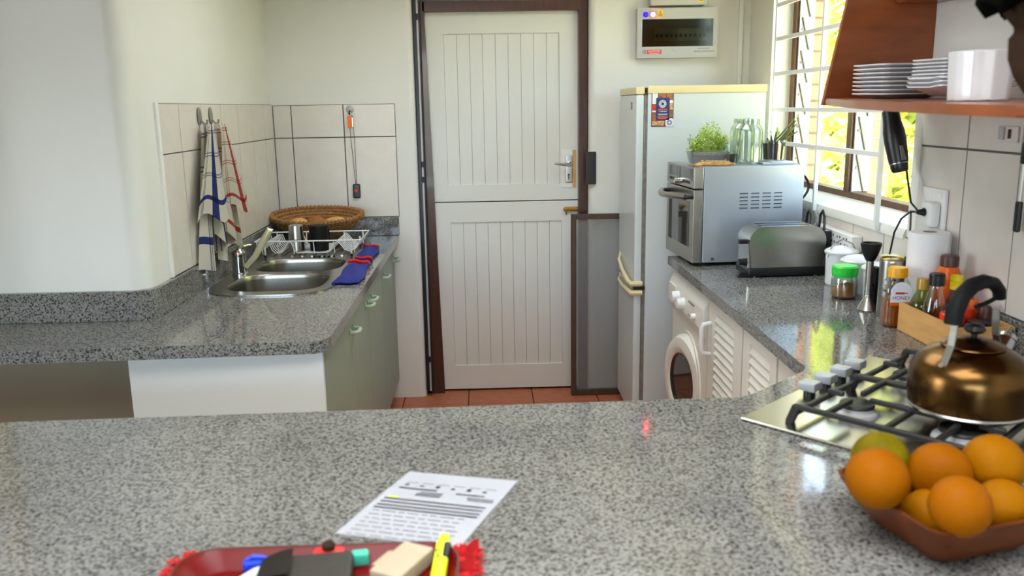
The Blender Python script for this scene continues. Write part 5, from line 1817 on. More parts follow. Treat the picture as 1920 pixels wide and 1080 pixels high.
bottle('oil_bottle', 'green glass bottle with a gold cap in the crate', 'bottle', 1.26, 1.2395, 2.332,
       [('glass_body', [(0, 0), (0.03, 0), (0.033, 0.01), (0.0335, 0.05), (0.03, 0.068), (0.018, 0.088), (0.015, 0.096)], 'green_glass'),
        ('oil', [(0, 0.002), (0.028, 0.002), (0.031, 0.011), (0.0315, 0.05), (0, 0.052)], mat('olive_oil', (92, 104, 22), 0.2)),
        ('cap', [(0.0165, 0.094), (0.0185, 0.095), (0.0185, 0.116), (0.0165, 0.119), (0, 0.119)], 'lid_gold')])
bottle('sauce_bottle', 'clear bottle of dark sauce with a black cap in the crate', 'bottle', 1.3, 1.236, 2.256,
       [('glass_body', [(0, 0), (0.029, 0), (0.032, 0.01), (0.032, 0.05), (0.029, 0.075), (0.019, 0.1), (0.016, 0.115)], 'jar_glass'),
        ('dark_sauce', [(0, 0.002), (0.027, 0.002), (0.03, 0.012), (0.03, 0.035), (0, 0.036)], 'dark_plum'),
        ('cap', [(0.0185, 0.112), (0.0205, 0.113), (0.0205, 0.135), (0.018, 0.138), (0, 0.138)], 'black')])
bottle('cordial_bottle', 'purple bottle with a bright yellow cap in the crate', 'bottle', 1.25, 1.2935, 2.26,
       [('glass_body', [(0, 0), (0.022, 0), (0.024, 0.008), (0.024, 0.075), (0.015, 0.1), (0.013, 0.108)], 'purple_glass'),
        ('purple_label', [(0.0243, 0.02), (0.0246, 0.02), (0.0246, 0.074), (0.0243, 0.074)], mat('purple_label', (150, 50, 118), 0.5)),
        ('cap', [(0.014, 0.106), (0.0165, 0.107), (0.0165, 0.121), (0.015, 0.122), (0.015, 0.124), (0.0165, 0.125), (0.0165, 0.137), (0, 0.138)], 'lid_bright')])
bottle('orange_bottle', 'big orange plastic bottle with a dark brown cap at the back of the crate', 'bottle', 1.24, 1.306, 2.327,
       [('plastic_body', [(0, 0), (0.032, 0), (0.034, 0.008), (0.034, 0.118), (0.0352, 0.122), (0.034, 0.13), (0.024, 0.147), (0.022, 0.15), (0, 0.15)], 'orange_plastic'),
        ('cap', [(0.022, 0.148), (0.0245, 0.15), (0.0245, 0.17), (0.022, 0.174), (0, 0.174)], 'lid_brown')])
bottle('red_capped_jar', 'orange red capped jar at the left of the crate front', 'jar', 1.0, 1.234, 2.162,
       [('jar_body', [(0, 0), (0.026, 0), (0.029, 0.006), (0.029, 0.062), (0, 0.062)], 'dark_plum'),
        ('cap', [(0.029, 0.06), (0.0305, 0.062), (0.0305, 0.088), (0.027, 0.092), (0, 0.092)], 'red_plastic')])
bottle('red_sauce_jar', 'red jar with a ribbed red cap behind the kettle handle', 'jar', 1.0, 1.282, 2.203,
       [('jar_body', [(0, 0), (0.026, 0), (0.028, 0.006), (0.028, 0.066), (0, 0.066)], 'sign_red'),
        ('cap', [(0.028, 0.064), (0.0295, 0.066), (0.0295, 0.094), (0.026, 0.098), (0, 0.098)], 'red_plastic')])
bottle('black_capped_jar', 'dark jar with a black lid in the crate front corner', 'jar', 1.0, 1.29, 2.13,
       [('jar_body', [(0, 0), (0.024, 0), (0.026, 0.006), (0.026, 0.05), (0, 0.05)], 'dark_plum'),
        ('cap', [(0.026, 0.048), (0.0275, 0.05), (0.0275, 0.075), (0, 0.077)], 'black')])
bottle('green_capped_jar', 'squat jar with a dark green lid between the bottles', 'jar', 1.0, 1.236, 2.2125,
       [('jar_body', [(0, 0), (0.006, 0), (0.007, 0.004), (0.007, 0.07), (0, 0.07)], 'olive'),
        ('cap', [(0.007, 0.07), (0.0085, 0.072), (0.0085, 0.094), (0, 0.096)], 'olive')])
bottle('brown_capped_jar', 'jar with a large brown plastic lid at the right of the crate', 'jar', 1.0, 1.327, 2.172,
       [('jar_body', [(0, 0), (0.015, 0), (0.016, 0.006), (0.016, 0.04), (0, 0.04)], 'dark_plum'),
        ('cap', [(0.016, 0.035), (0.0175, 0.04), (0.0165, 0.1), (0.013, 0.106), (0, 0.107)], 'lid_brown')])
bottle('orange_capped_bottle', 'bottle with a pale orange cap at the wall side of the crate', 'bottle', 1.0, 1.327, 2.235,
       [('plastic_body', [(0, 0), (0.012, 0), (0.0135, 0.005), (0.0135, 0.09), (0, 0.09)], 'orange_plastic'),
        ('cap', [(0.0135, 0.088), (0.015, 0.09), (0.015, 0.107), (0.012, 0.11), (0, 0.11)], 'tag_orange')])

# hanging motor body of the hand blender, with its cord to the wall socket
hp0, hp1 = onY(1669, 205, 2.70), onY(1688, 323, 2.66)
t = thing('hand_blender', 'black hand blender body hanging from the shelf before the window', 'blender', hp0)
d = (hp1 - hp0); L = d.length
R = (-d).to_track_quat('Z', 'Y').to_matrix()
g = MB(); g.lathe([(0, 0), (0.02, 0), (0.025, 0.006), (0.0265, 0.02), (0.027, 0.028), (0.029, 0.03), (0.031, 0.06), (0.033, 0.1), (0.032, 0.13), (0.027, 0.16), (0.025, L - 0.006), (0.02, L), (0, L)], 28, d, R)
obj('motor_body', g, 'black', t)
g = MB(); g.lathe([(0.0272, 0.026), (0.0285, 0.027), (0.0285, 0.031), (0.027, 0.032)], 28, d, R)
obj('trim_ring', g, 'steel', t)
g = MB(); c = d * 0.68 + Vector((0.004, -0.032, 0)); g.box(c, (0.028, 0.003, 0.045), rot=R.to_euler(), bev=0.001)
obj('grey_label', g, 'gasket', t)
pl = onX(1707, 394, XW - 0.055)
g = MB()
e0 = hp1 - hp0 + Vector((0.02, 0, 0.004))
q = [e0, onY(1703, 345, 2.62) - hp0, onY(1708, 380, 2.58) - hp0, Vector((1.306, 2.53, 1.236)) - hp0]
g.tube(q, 0.0032, seg=7)
obj('cord', g, 'black', t)
t = thing('blender_plug', 'black plug in the wall socket with its flex looping down to the worktop', 'plug', (1.3145, 2.525, 1.231))
g = MB(); g.cyl((-0.012, 0, 0), (0.008, 0, -0.001), 0.0065, 0.011, seg=12); g.cyl((0.008, 0, -0.001), (0.0105, 0, -0.001), 0.013, seg=14)
obj('plug_body', g, 'black', t)
g = MB()
b_ = t.location
for pxs in (([1708, 396], [1690, 410], [1677, 435], [1668, 476]), ([1708, 398], [1707, 425], [1704, 450], [1709, 470])):
    yy = (2.53, 2.55, 2.6, 2.655) if pxs[3][0] == 1668 else (2.535, 2.54, 2.53, 2.52)
    pts = [Vector((-0.01, 0, 0))] + [onY(x, y, Y) - b_ for (x, y), Y in zip(pxs, yy)]
    g.tube(pts, 0.003, seg=7)
obj('flex', g, 'black', t)

# ------------------------------------------------------------------ wall shelf with crockery
SHY = 2.672
def zsh(y):
    return 1.571 + (y - 2.655) * 0.018
def shelf_plan(y_end, inset=0.0):
    pts = [(1.052, 2.655), (1.0, 2.42), (0.95, 2.18), (0.917, 1.95), (0.90, 1.7), (0.905, 1.45), (0.94, y_end)]
    return [(x + inset, y) for x, y in pts] + [(WR - 0.0005, y_end), (WR - 0.0005, 2.655)]
shf = thing('wall_shelf', 'orange brown wooden wall shelf unit with a slanted end panel', 'shelf', (1.2, 2.0, 1.56))
for nm, dz, ins in (('bottom_board', 0.0, 0.0), ('top_board', 0.296, 0.2)):
    g = MB(); g.prism(shelf_plan(1.2, ins), -0.021, 0.0)
    bmesh.ops.bevel(g.bm, geom=[e for e in g.bm.edges if abs(e.verts[0].co.z - e.verts[1].co.z) < 1e-6], offset=0.004, segments=2, affect='EDGES')
    for v in g.bm.verts:
        v.co.z += zsh(v.co.y) + dz
    obj(nm, g, 'shelf_wood', shf, True)
g = MB(); g.prism([(1.046, 1.55), (1.106, 1.862), (1.15, 2.1), (WR - 0.0005, 2.1), (WR - 0.0005, 1.55)], 2.655, SHY, axis='y')
bmesh.ops.bevel(g.bm, geom=g.bm.edges[:], offset=0.002, segments=1, affect='EDGES')
obj('end_panel', g, 'shelf_wood', shf, True)

ORD = ['topmost', 'second', 'third', 'fourth', 'fifth', 'sixth', 'seventh', 'eighth', 'lowest']
def plate_mb(half, lip=0.009, wave=0.0, rad=0.25):
    g = MB()
    rings = []
    base = rrect(-1, 1, -1, 1, rad, 5)
    n = len(base)
    for s, z in ((0.45, 0.0), (0.5, 0.0), (0.9, lip), (1.0, lip + 0.003), (1.0, lip + 0.0058), (0.9, lip + 0.004), (0.52, 0.0035), (0.45, 0.003)):
        ring = []
        for i, (x, y) in enumerate(base):
            w_ = wave * (s ** 2) * math.cos(4 * math.atan2(y, x))
            ring.append(g.bm.verts.new((x * s * half, y * s * half, z - w_)))
        rings.append(ring)
    for a, b in zip(rings, rings[1:]):
        for i in range(n):
            g.bm.faces.new((a[i], a[(i + 1) % n], b[(i + 1) % n], b[i]))
    g.bm.faces.new(rings[0]); g.bm.faces.new(rings[-1])
    return g

def stack(src, n, cx, cy, z0, dz, fmt, group, rz=0.0):
    for k in range(n):
        o = src if k == 0 else src.copy()
        if k:
            COL.objects.link(o)
        o.location = (cx, cy, z0 + dz * k)
        o.rotation_euler = (math.atan(0.018), 0, rz)
        pos = n - 1 - k
        w_ = 'lowest' if pos == n - 1 else ORD[pos]
        tag(o, fmt % w_, 'plate', group)
zs = zsh(2.37) + 0.0015
stack(obj('square_plate', plate_mb(0.105), 'china'), 8, 1.18, 2.43, zs, 0.0112, '%s square white plate of the left stack on the wall shelf', 'square plates in the left stack')
zs = zsh(2.16) + 0.0015
stack(obj('wavy_dish', plate_mb(0.107, lip=0.018, wave=0.006, rad=0.5), 'china'), 3, 1.2, 2.16, zs + 0.005, 0.0105, '%s wavy rimmed white dish under the right stack of plates', 'wavy dishes on the wall shelf')
stack(obj('square_plate', plate_mb(0.088), 'china'), 6, 1.19, 2.15, zs + 0.005 + 0.0105 * 2 + 0.0125, 0.0086, '%s small white plate of the right stack next to the white pot', 'small plates in the right stack')

pz = zsh(1.87) + 0.001
pot = thing('white_pot', 'white faceted china pot standing on the shelf beside the plates', 'pot', (1.088, 1.885, pz))
g = MB()
nf = 10
rings = []
for s, z in ((0.9, 0), (0.93, 0.003), (1.0, 0.101), (0.985, 0.105), (0.93, 0.104), (0.88, 0.01)):
    rings.append([g.bm.verts.new((0.067 * s * math.cos(2 * PI * i / nf + 0.2), 0.067 * s * math.sin(2 * PI * i / nf + 0.2), z)) for i in range(nf)])
for a, b in zip(rings, rings[1:]):
    for i in range(nf):
        g.bm.faces.new((a[i], a[(i + 1) % nf], b[(i + 1) % nf], b[i]))
g.bm.faces.new(rings[0]); g.bm.faces.new(rings[-1])
bmesh.ops.bevel(g.bm, geom=[e for e in g.bm.edges if abs(e.verts[0].co.z - e.verts[1].co.z) > 0.05], offset=0.004, segments=2, affect='EDGES')
obj('pot_body', g, 'china', pot, sharp=60)
cup = thing('white_cup', 'white cup with a handle at the right end of the shelf', 'cup', (1.215, 1.8, zsh(1.8) + 0.001))
lathe_part('cup_body', [(0, 0), (0.026, 0), (0.03, 0.01), (0.036, 0.075), (0.033, 0.075), (0.027, 0.012), (0, 0.008)], 'china', cup)
g = MB(); g.tube([(-0.03, -0.012, 0.06), (-0.05, -0.02, 0.056), (-0.052, -0.021, 0.034), (-0.029, -0.012, 0.022)], 0.0045, seg=8)
obj('cup_handle', g, 'china', cup)

# dark carved ornament hanging in the foreground, utensil on the wall
oc = onY(1968, -6, 1.25)
orn = thing('hanging_ornament', 'dark frilled wooden ornament with a brown tapered lower end hanging at the right', 'ornament', oc)
g = MB()
prof = [(0.0, 0.09), (0.045, 0.085), (0.075, 0.06), (0.09, 0.03), (0.093, 0.012), (0.08, -0.006), (0.05, -0.012), (0, -0.01)]
g.lathe(prof, 108)
for v in g.bm.verts:
    a = math.atan2(v.co.y, v.co.x); rr_ = math.hypot(v.co.x, v.co.y)
    if rr_ > 0.06:
        k_ = 1 + 0.07 * math.sin(9 * a) ; v.co.x *= k_; v.co.y *= k_; v.co.z += 0.008 * math.sin(9 * a + 1) - (0.012 if rr_ > 0.08 else 0)
obj('frilled_top', g, 'dark_wood', orn, sharp=85, wn=False)
g = MB(); g.lathe([(0.06, -0.008), (0.055, -0.02), (0.038, -0.04), (0.037, -0.048), (0.043, -0.056), (0.043, -0.085), (0.036, -0.11), (0.022, -0.135), (0.008, -0.142), (0, -0.143)], 28)
for v in g.bm.verts:
    v.co.x += 0.004 * math.sin(30 * v.co.z)
obj('tapered_body', g, 'brown_wood', orn)
g = MB(); g.tube([(0, 0, 0.085), (0, 0, CEIL - oc.z)], 0.003, seg=6)
obj('hanging_cord', g, 'ink_dark', orn)

u0 = onX(1925, 268, XW - 0.02)
ut = thing('hanging_utensil', 'black handled utensil hanging on the wall at the right edge', 'utensil', u0)
g = MB(); g.box((0, 0, -0.025), (0.016, 0.022, 0.056), bev=0.006)
obj('hanging_grip', g, 'black', ut)
g = MB(); g.cyl((0, 0, -0.05), (0, 0.002, -0.15), 0.004, seg=8)
obj('rod', g, 'steel', ut)
g = MB(); g.box((0, 0.004, -0.185), (0.014, 0.02, 0.08), bev=0.006)
obj('lower_grip', g, 'black', ut)
g = MB(); g.tube([(0, 0, 0.0), (0.012, 0, 0.012), (0.0195, 0, 0.008)], 0.0025, seg=6)
obj('wall_hook', g, 'steel', ut)

# ------------------------------------------------------------------ gas hob, set diagonally into the corner
HA = math.radians(42)
hob = thing('gas_hob', 'stainless steel four burner gas hob set diagonally into the worktop', 'hob', (0.527, 1.684, ZC), HA)
HWD, HDP = 0.62, 0.50
HT = 0.008
g = MB(); g.bb(0, HWD, -HDP, 0, 0.0005, HT, bev=0.003)
obj('hob_plate', g, 'hob_steel', hob)
for k, x in enumerate((0.222, 0.298, 0.374, 0.45)):
    kb = MB(); kb.cyl((x, -0.04, HT), (x, -0.04, HT + 0.014), 0.0135, 0.0125, seg=18)
    base_ = obj('knob_base', kb, 'black', hob)
    kb = MB(); kb.box((x, -0.04, HT + 0.024), (0.036, 0.04, 0.02), bev=0.003)
    obj('knob_cap', kb, 'silver', base_)
for (x, y, r) in ((0.185, -0.165, 0.036), (0.185, -0.375, 0.045), (0.455, -0.165, 0.036), (0.455, -0.375, 0.03)):
    g = MB(); g.lathe([(r * 1.25, HT), (r * 1.2, HT + 0.006), (r, HT + 0.01), (r * 0.98, HT + 0.016), (0, HT + 0.016)], 32, (x, y, 0))
    bb_ = obj('burner', g, 'grey_plastic', hob)
    g = MB(); g.lathe([(r * 0.98, HT + 0.0165), (r * 1.0, HT + 0.02), (r * 0.94, HT + 0.024), (0, HT + 0.0245)], 32, (x, y, 0))
    obj('burner_cap', g, 'iron', bb_)
    g = MB(); g.cyl((x + r * 1.25, y + 0.006, HT), (x + r * 1.25, y + 0.006, HT + 0.016), 0.004, seg=8)
    obj('igniter', g, 'china', bb_)
GT = 0.05            # top of the grates above the worktop
bw_ = 0.0115
for (xa, xb) in ((0.045, 0.318), (0.326, 0.60)):
    ya, yb = -0.47, -0.082
    g = MB()
    def bar(p, q, w=bw_, h=0.011, z=GT):
        p, q = Vector((p[0], p[1], z - h / 2)), Vector((q[0], q[1], z - h / 2))
        d = q - p
        g.box((p + q) / 2, (d.length, w, h), rot=(0, 0, math.atan2(d.y, d.x)), bev=0.002, seg=1)
    bar((xa, ya + 0.02), (xa, yb - 0.02)); bar((xb, ya + 0.02), (xb, yb - 0.02))
    bar((xa, yb - 0.02), (xb, yb - 0.02), z=GT - 0.012); bar((xa, ya + 0.02), (xb, ya + 0.02), z=GT - 0.012)
    ym = (ya + yb) / 2
    bar((xa, ym), (xb, ym), z=GT - 0.006)
    xm = (xa + xb) / 2
    for yc in (-0.165, -0.375):
        bar((xa, yc), (xm - 0.028, yc)); bar((xb, yc), (xm + 0.028, yc))
    bar((xm, yb - 0.02), (xm, -0.165 + 0.028)); bar((xm, ym), (xm, -0.165 - 0.028)); bar((xm, ym), (xm, -0.375 + 0.028)); bar((xm, ya + 0.02), (xm, -0.375 - 0.028))
    for x in (xa, xb):
        for y, s in ((ya + 0.02, -1), (yb - 0.02, 1)):
            p0, p1 = Vector((x, y, GT - 0.005)), Vector((x, y + s * 0.014, HT))
            g.box((p0 + p1) / 2, (0.015, 0.016, (p1 - p0).length + 0.004), rot=(s * math.atan2(0.014, GT - 0.005 - HT), 0, 0), bev=0.002, seg=1)
    obj('pan_support', g, 'iron', hob, sharp=40)

# kettle
KC = (0.957, 1.593, ZC + GT + 0.0006)
ke = thing('whistling_kettle', 'bronze coloured whistling kettle with a black grip standing on the hob', 'kettle', KC, math.radians(29))
ke.scale = (1.07, 1.07, 0.96)
g = MB()
g.lathe([(0, 0), (0.095, 0), (0.102, 0.003), (0.1045, 0.010), (0.1058, 0.03), (0.1062, 0.055), (0.1058, 0.07), (0.1035, 0.084), (0.098, 0.098), (0.088, 0.111), (0.074, 0.122), (0.06, 0.129), (0.052, 0.133)], 56)
obj('kettle_body', g, 'copper', ke, sharp=70)
g = MB(); g.lathe([(0.052, 0.132), (0.056, 0.134), (0.054, 0.138), (0.046, 0.14), (0.03, 0.147), (0.012, 0.151), (0, 0.152)], 40)
lid = obj('lid', g, 'copper', ke, sharp=70)
g = MB(); g.lathe([(0.005, 0.15), (0.006, 0.158), (0.015, 0.162), (0.019, 0.168), (0.016, 0.176), (0.006, 0.18), (0, 0.18)], 24)
obj('lid_knob', g, 'black', lid)
g = MB(); g.lathe([(0.1, 0.0005), (0.1048, 0.004), (0.1065, 0.0075), (0.1045, 0.011)], 56)
obj('base_seam', g, 'steel', ke)
for s in (-1, 1):
    g = MB()
    pts = [Vector((s * 0.088, 0, 0.108)), Vector((s * 0.08, 0, 0.125)), Vector((s * 0.07, 0, 0.145)), Vector((s * 0.066, 0, 0.175)), Vector((s * 0.064, 0, 0.198))]
    for p, q in zip(pts, pts[1:]):
        dd = q - p
        g.box((p + q) / 2, (0.004, 0.014, dd.length + 0.004), rot=(0, math.atan2(dd.x, dd.z), 0), bev=0.001, seg=1)
    hs = obj('handle_strap', g, mat('dull_strap_steel', (132, 130, 122), 0.45, metal=1.0), ke)
    g = MB(); n = Vector((s * 0.75, 0, 0.66)); p = Vector((s * 0.0915, 0, 0.107)); g.cyl(p, p + n * 0.004, 0.0055, seg=12)
    obj('rivet', g, 'steel', hs)
g = MB()
pts = [(-0.07, 0, 0.19), (-0.068, 0, 0.215), (-0.052, 0, 0.245), (-0.022, 0, 0.262), (0.012, 0, 0.266), (0.045, 0, 0.258), (0.066, 0, 0.24), (0.07, 0, 0.222)]
g.tube(pts, [0.0155, 0.016, 0.016, 0.0155, 0.0145, 0.013, 0.012, 0.011], seg=14)
obj('grip', g, 'black_matt', ke)
g = MB(); g.tube([(0.07, 0, 0.232), (0.055, 0.002, 0.222), (0.03, 0.003, 0.216), (0.0, 0.002, 0.214)], 0.0045, seg=8)
obj('spout_trigger', g, 'black_matt', ke)
g = MB(); g.lathe([(0.023, 0), (0.019, 0.03), (0.017, 0.045), (0.0155, 0.045), (0.0155, 0.03)], 24, (0.076, 0, 0.096), Euler((0, 0.82, 0)).to_matrix())
sp_ = obj('spout', g, 'chrome', ke)
g = MB(); g.lathe([(0, 0.046), (0.018, 0.046), (0.0185, 0.053), (0.01, 0.06), (0, 0.061)], 24, (0.076, 0, 0.096), Euler((0, 0.82, 0)).to_matrix()); g.tube([(0.108, 0.0, 0.142), (0.122, 0.0, 0.15), (0.132, 0.0, 0.138), (0.126, 0, 0.122)], 0.003, seg=7)
obj('whistle_cap', g, 'steel', sp_)

# ------------------------------------------------------------------ fruit bowl
BA = math.radians(14)
FBX, FBY = 0.694, 1.188
fbw = thing('fruit_bowl', 'reddish wooden square bowl full of oranges on the breakfast bar', 'bowl', (FBX, FBY, ZC), BA)
g = MB()
rings = []
def sqr(h, r, z, lift=0.0):
    out = []
    for x, y in rrect(-h, h, -h, h, r, 5):
        k_ = (abs(x) * abs(y)) / (h * h)
        out.append(g.bm.verts.new((x, y, z + lift * k_)))
    return out
for h, r, z, lf_ in ((0.07, 0.02, 0.0005, 0), (0.078, 0.022, 0.003, 0), (0.1, 0.024, 0.03, 0.003), (0.116, 0.024, 0.056, 0.012), (0.118, 0.024, 0.06, 0.014), (0.113, 0.022, 0.0605, 0.014), (0.096, 0.024, 0.034, 0.004), (0.076, 0.022, 0.011, 0), (0.06, 0.02, 0.0085, 0)):
    rings.append(sqr(h, r, z, lf_))
n = len(rings[0])
for a, b in zip(rings, rings[1:]):
    for i in range(n):
        g.bm.faces.new((a[i], a[(i + 1) % n], b[(i + 1) % n], b[i]))
g.bm.faces.new(rings[0]); g.bm.faces.new(rings[-1])
obj('bowl_shell', g, 'bowl_wood', fbw, sharp=50)

def orange(label, x, y, t_, r, m_, ax, squash=0.96):
    p = EYE + ray(x, y) * t_
    o = thing('orange', label, 'orange', p, group='oranges in the wooden bowl')
    R = Euler(ax).to_matrix()
    g = MB()
    prof = []
    for i in range(19):
        th = PI * i / 18
        rr_ = r * math.sin(th); zz = -r * squash * math.cos(th)
        if i <= 1:
            zz += 0.002 * (2 - i) * 0.7
        prof.append((rr_, zz))
    g.lathe(prof, 32, R=R)
    obj('peel', g, m_, o)
    g = MB(); g.lathe([(0, -0.0028), (0.0035, -0.002), (0.0045, 0.0), (0.003, 0.002), (0, 0.0025)], 10, R @ Vector((0, 0, -r * squash + 0.0022)), R)
    obj('stem_scar', g, 'olive', o)
    return o
orange('greenish yellow orange at the back left of the fruit bowl', 1650, 862, 1.37, 0.045, 'green_orange', (1.9, 0.9, 0))
orange('large orange resting on the left rim of the bowl', 1645, 897, 1.262, 0.0458, 'orange', (0.35, 0.1, 0))
orange('orange in the middle of the back row between two others', 1762, 886, 1.33, 0.0478, 'orange', (2.6, 0.4, 0))
orange('orange at the back right of the bowl, nearest the kettle', 1862, 872, 1.335, 0.0478, 'orange_y', (1.8, 2.2, 0.4))
orange('front orange lying on top of two lower ones', 1800, 950, 1.185, 0.0422, 'orange', (1.2, -0.9, 0.5))
orange('pale yellow orange low in the front of the bowl', 1744, 968, 1.30, 0.0425, 'orange_y', (2.9, 0.3, 0))
orange('blemished orange showing its stem scar at the right of the bowl', 1880, 950, 1.275, 0.0412, 'orange_y', (1.45, -0.1, 0.05))

# ------------------------------------------------------------------ paper, tray and what lies on it
pc = [onZ(x, y, ZC + 0.001) for x, y in ((768, 885), (972, 905), (874, 1016), (592, 1025))]
ex = (pc[1] - pc[0]).normalized()
ey = Vector((ex.y, -ex.x, 0))
ey = ((pc[2] - pc[1]).normalized() * 0.5 + (pc[3] - pc[0]).normalized() * 0.5).normalized()
sheet_ = thing('printed_sheet', 'white sheet of printed paper lying on the breakfast bar behind the tray', 'paper', (pc[0].x, pc[0].y, ZC))
PW, PL = 0.205, 0.297
def pp_(u, v, z=0.0):
    q = ex * (PW * u) + ey * (PL * v)
    return Vector((q.x, q.y, 0.0012 + z + 0.0025 * (1 - min(1, v * 5)) * (0.3 + u) + 0.0015 * math.sin(5 * v)))
g = MB(); g.sheet(lambda u, v: pp_(u, v), 10, 14); g.thicken(0.0004)
obj('paper_sheet', g, 'paper', sheet_, fix=False)
g = MB()
def pr_(u0, u1, v0, v1, mi=0):
    g.quad([pp_(u0, v0, 0.0009), pp_(u1, v0, 0.0009), pp_(u1, v1, 0.0009), pp_(u0, v1, 0.0009)], mi)
rnd = random.Random(8)
for k in range(6):
    u = 0.1 + k * 0.14
    pr_(u, u + 0.035, 0.17 + 0.012 * (k % 2), 0.2, 1 if k > 1 else 0)
    pr_(u, u + 0.1, 0.15, 0.155, 0)
pr_(0.08, 0.42, 0.225, 0.24, 1); pr_(0.3, 0.5, 0.262, 0.275, 0); pr_(0.28, 0.5, 0.282, 0.296, 0); pr_(0.28, 0.5, 0.303, 0.317, 0)
pr_(0.6, 0.85, 0.24, 0.252, 1); pr_(0.72, 0.95, 0.277, 0.29, 0); pr_(0.74, 0.96, 0.3, 0.315, 0)
for k, v in enumerate((0.375, 0.415, 0.455, 0.49)):
    pr_(0.06, 0.94, v, v + 0.013, 1)
pr_(0.08, 0.17, 0.352, 0.366, 2)
for k in range(9):
    u = 0.08
    v = 0.53 + k * 0.045
    while u < 0.85:
        du = rnd.uniform(0.04, 0.12); pr_(u, min(u + du, 0.9), v, v + 0.006, 0); u += du + 0.025
obj('printing', g, ['ink', 'ink_dark', 'hi_yellow'], sheet_, fix=False)

# red fringed mat
mat_ = thing('red_mat', 'red woven placemat with frayed fringes under the tray', 'placemat', (-0.24, 1.02, ZC))
MX0, MX1, MY0, MY1 = -0.487, -0.012, 0.86, 1.175
g = MB(); g.bb(MX0 + 0.03, MX1 - 0.02, MY0, MY1 - 0.012, ZC + 0.0005, ZC + 0.0025, bev=0.0005)
obj('woven_cloth', g, 'red_cloth', mat_, True)
g = MB(); rnd = random.Random(6)
def fringe(x0, y0, dx, dy):
    z = ZC + 0.002
    L = rnd.uniform(0.8, 1.2)
    g.tube([(x0, y0, z), (x0 + dx * 0.5 * L + rnd.uniform(-0.004, 0.004), y0 + dy * 0.5 * L + rnd.uniform(-0.004, 0.004), z + rnd.uniform(0.003, 0.014)), (x0 + dx * L, y0 + dy * L, z + rnd.uniform(0.0, 0.012))], [0.0022, 0.0018, 0.001], seg=4)
for k in range(90):
    y = MY0 + (MY1 - MY0 - 0.012) * k / 89
    fringe(MX0 + 0.031, y, -0.018, rnd.uniform(-0.004, 0.004)); fringe(MX1 - 0.021, y, 0.02, rnd.uniform(-0.002, 0.006))
for k in range(60):
    x = MX1 - 0.021 - 0.05 * rnd.random() if k % 2 else MX0 + 0.03 + 0.03 * rnd.random()
    fringe(x, MY1 - 0.013, rnd.uniform(-0.004, 0.004), 0.018)
o = obj('fringe', g, 'red_cloth', mat_, True); o['kind'] = 'stuff'
g = MB(); g.sheet(lambda u, v: Vector((MX1 - 0.06 + 0.052 * u, MY1 - 0.06 + 0.055 * v, ZC + 0.004 + 0.02 * u * v * (0.6 + 0.4 * math.sin(9 * u)) + 0.004 * math.sin(7 * v))), 10, 10); g.thicken(0.002)
obj('ruffled_corner', g, 'red_cloth', mat_, True, fix=False)

TX0, TX1, TY0, TY1 = -0.447, -0.048, 0.88, 1.158
tr = thing('red_tray', 'dark red lacquer tray with rounded corners at the front of the bar', 'tray', ((TX0 + TX1) / 2, (TY0 + TY1) / 2, ZC + 0.003))
g = MB()
rings = []
def trr(off, z, r):
    return [g.bm.verts.new((x, y, z)) for x, y in rrect(TX0 + off, TX1 - off, TY0 + off, TY1 - off, r, 8)]
zt_ = ZC + 0.003
for off, z, r in ((0.03, zt_, 0.03), (0.026, zt_ + 0.001, 0.034), (0.002, zt_ + 0.022, 0.05), (0.0, zt_ + 0.0245, 0.052), (0.003, zt_ + 0.025, 0.05), (0.009, zt_ + 0.019, 0.046), (0.029, zt_ + 0.005, 0.034), (0.034, zt_ + 0.004, 0.03)):
    rings.append(trr(off, z, r))
n = len(rings[0])
for a, b in zip(rings, rings[1:]):
    for i in range(n):
        g.bm.faces.new((a[i], a[(i + 1) % n], b[(i + 1) % n], b[i]))
g.bm.faces.new(rings[0]); g.bm.faces.new(rings[-1])
obj('tray_shell', g, 'lacquer', tr, True, sharp=50)
TF = zt_ + 0.0045
g = MB(); g.tube([p for p in [(x, y, zt_ + 0.0247) for x, y in rrect(TX0 + 0.001, TX1 - 0.001, TY0 + 0.001, TY1 - 0.001, 0.051, 8)]], 0.0018, seg=6, closed=True)
obj('dark_rim', g, 'lid_brown', tr, True)

wl = thing('leather_wallet', 'dark brown leather wallet with a folded flap lying in the tray', 'wallet', (-0.258, 1.085, TF), math.radians(6))
g = MB(); g.box((0, 0, 0.0135), (0.125, 0.085, 0.026), bev=0.007)
obj('wallet_body', g, 'leather', wl)
g = MB(); g.sheet(lambda u, v: Vector((-0.066 + 0.045 * u, -0.03 + 0.07 * v, 0.0285 + 0.008 * math.sin(PI * u * 0.6) - 0.006 * (1 - u) * v)), 8, 8); g.thicken(0.003)
obj('flap', g, 'leather', wl, fix=False)
wb_ = thing('wooden_block', 'pale wooden block lying in the tray between wallet and highlighter', 'block', (-0.128, 1.105, TF), math.radians(-28))
g = MB(); g.box((0, 0, 0.013), (0.05, 0.09, 0.024), bev=0.003)
obj('block_body', g, 'pale_wood', wb_)
g = MB(); g.box((-0.034, 0.01, 0.007), (0.018, 0.05, 0.013), bev=0.002)
obj('thin_slip', g, 'pale_wood', wb_)
hl = thing('highlighter_pen', 'flat yellow highlighter pen with black grip leaning on the tray rim', 'highlighter', (-0.074, 1.1, TF), math.radians(-4))
tilt = Matrix.Rotation(math.radians(9), 3, 'X')
def hpart(nm, boxes, m_):
    g = MB()
    for c, s_, bv in boxes:
        g.box(tilt @ Vector(c), s_, rot=tilt, bev=bv)
    obj(nm, g, m_, hl)
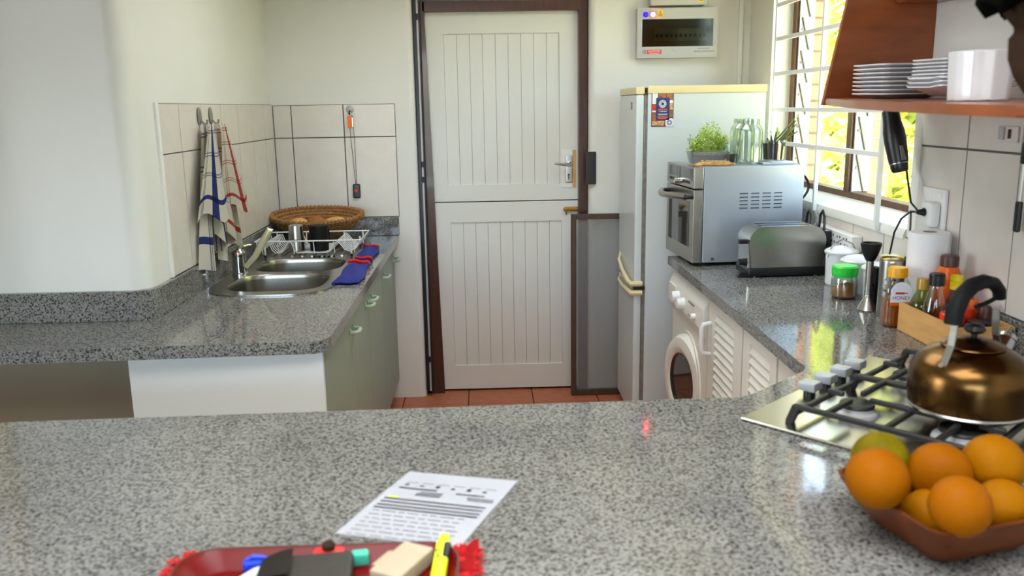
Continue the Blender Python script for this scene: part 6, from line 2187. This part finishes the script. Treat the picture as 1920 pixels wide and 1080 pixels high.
hpart('pen_body', [((0, 0.0, 0.019), (0.021, 0.1, 0.012), 0.005), ((0, 0.055, 0.019), (0.015, 0.02, 0.01), 0.0045)], 'hi_yellow')
hpart('pen_grip', [((0.0065, 0.025, 0.0212), (0.011, 0.035, 0.011), 0.004)], 'black')
hpart('pen_marks', [((-0.004, 0.01, 0.0252), (0.003, 0.012, 0.0006), 0.0002), ((-0.006, 0.022, 0.0252), (0.005, 0.004, 0.0006), 0.0002)], 'ink_dark')
wp = thing('white_marker', 'white capped marker lying left of the wallet in the tray', 'marker', (-0.345, 1.085, TF), math.radians(-34))
g = MB(); g.tube([(0, -0.05, 0.0085), (0, 0.02, 0.0095), (0, 0.035, 0.01), (0, 0.045, 0.0105)], [0.0085, 0.0085, 0.006, 0.003], seg=12)
obj('marker_body', g, 'white_gloss', wp)
g = MB(); g.tube([(0, -0.075, 0.0085), (0, -0.05, 0.0085)], 0.0088, seg=12)
obj('marker_cap', g, 'blue_plastic', wp)
bc = thing('blue_clip', 'small blue plastic clip behind the white marker', 'clip', (-0.338, 1.122, TF), 0.2)
g = MB(); g.box((0, 0, 0.011), (0.036, 0.014, 0.02), bev=0.004); g.tube([(-0.012, 0.004, 0.02), (-0.004, 0.0, 0.026), (0.008, 0.0, 0.024), (0.016, 0.0, 0.02)], 0.003, seg=6)
obj('clip_body', g, 'blue_plastic', bc)
mi_ = thing('mint_sharpener', 'mint green plastic piece behind the wallet', 'sharpener', (-0.192, 1.135, TF), 0.15)
g = MB(); g.box((0, 0, 0.011), (0.026, 0.018, 0.02), bev=0.004)
obj('plastic_body', g, 'mint', mi_)
kn = thing('wooden_spinner', 'red disc with a brown knob standing behind the wallet', 'spinner', (-0.238, 1.142, TF))
g = MB(); g.lathe([(0, 0.001), (0.008, 0.002), (0.0225, 0.014), (0.0225, 0.019), (0.01, 0.022), (0, 0.022)], 26)
obj('red_disc', g, 'sign_red', kn)
g = MB(); g.lathe([(0.004, 0.021), (0.009, 0.024), (0.01, 0.03), (0.006, 0.034), (0, 0.035)], 18)
obj('brown_knob', g, 'brown_wood', kn)
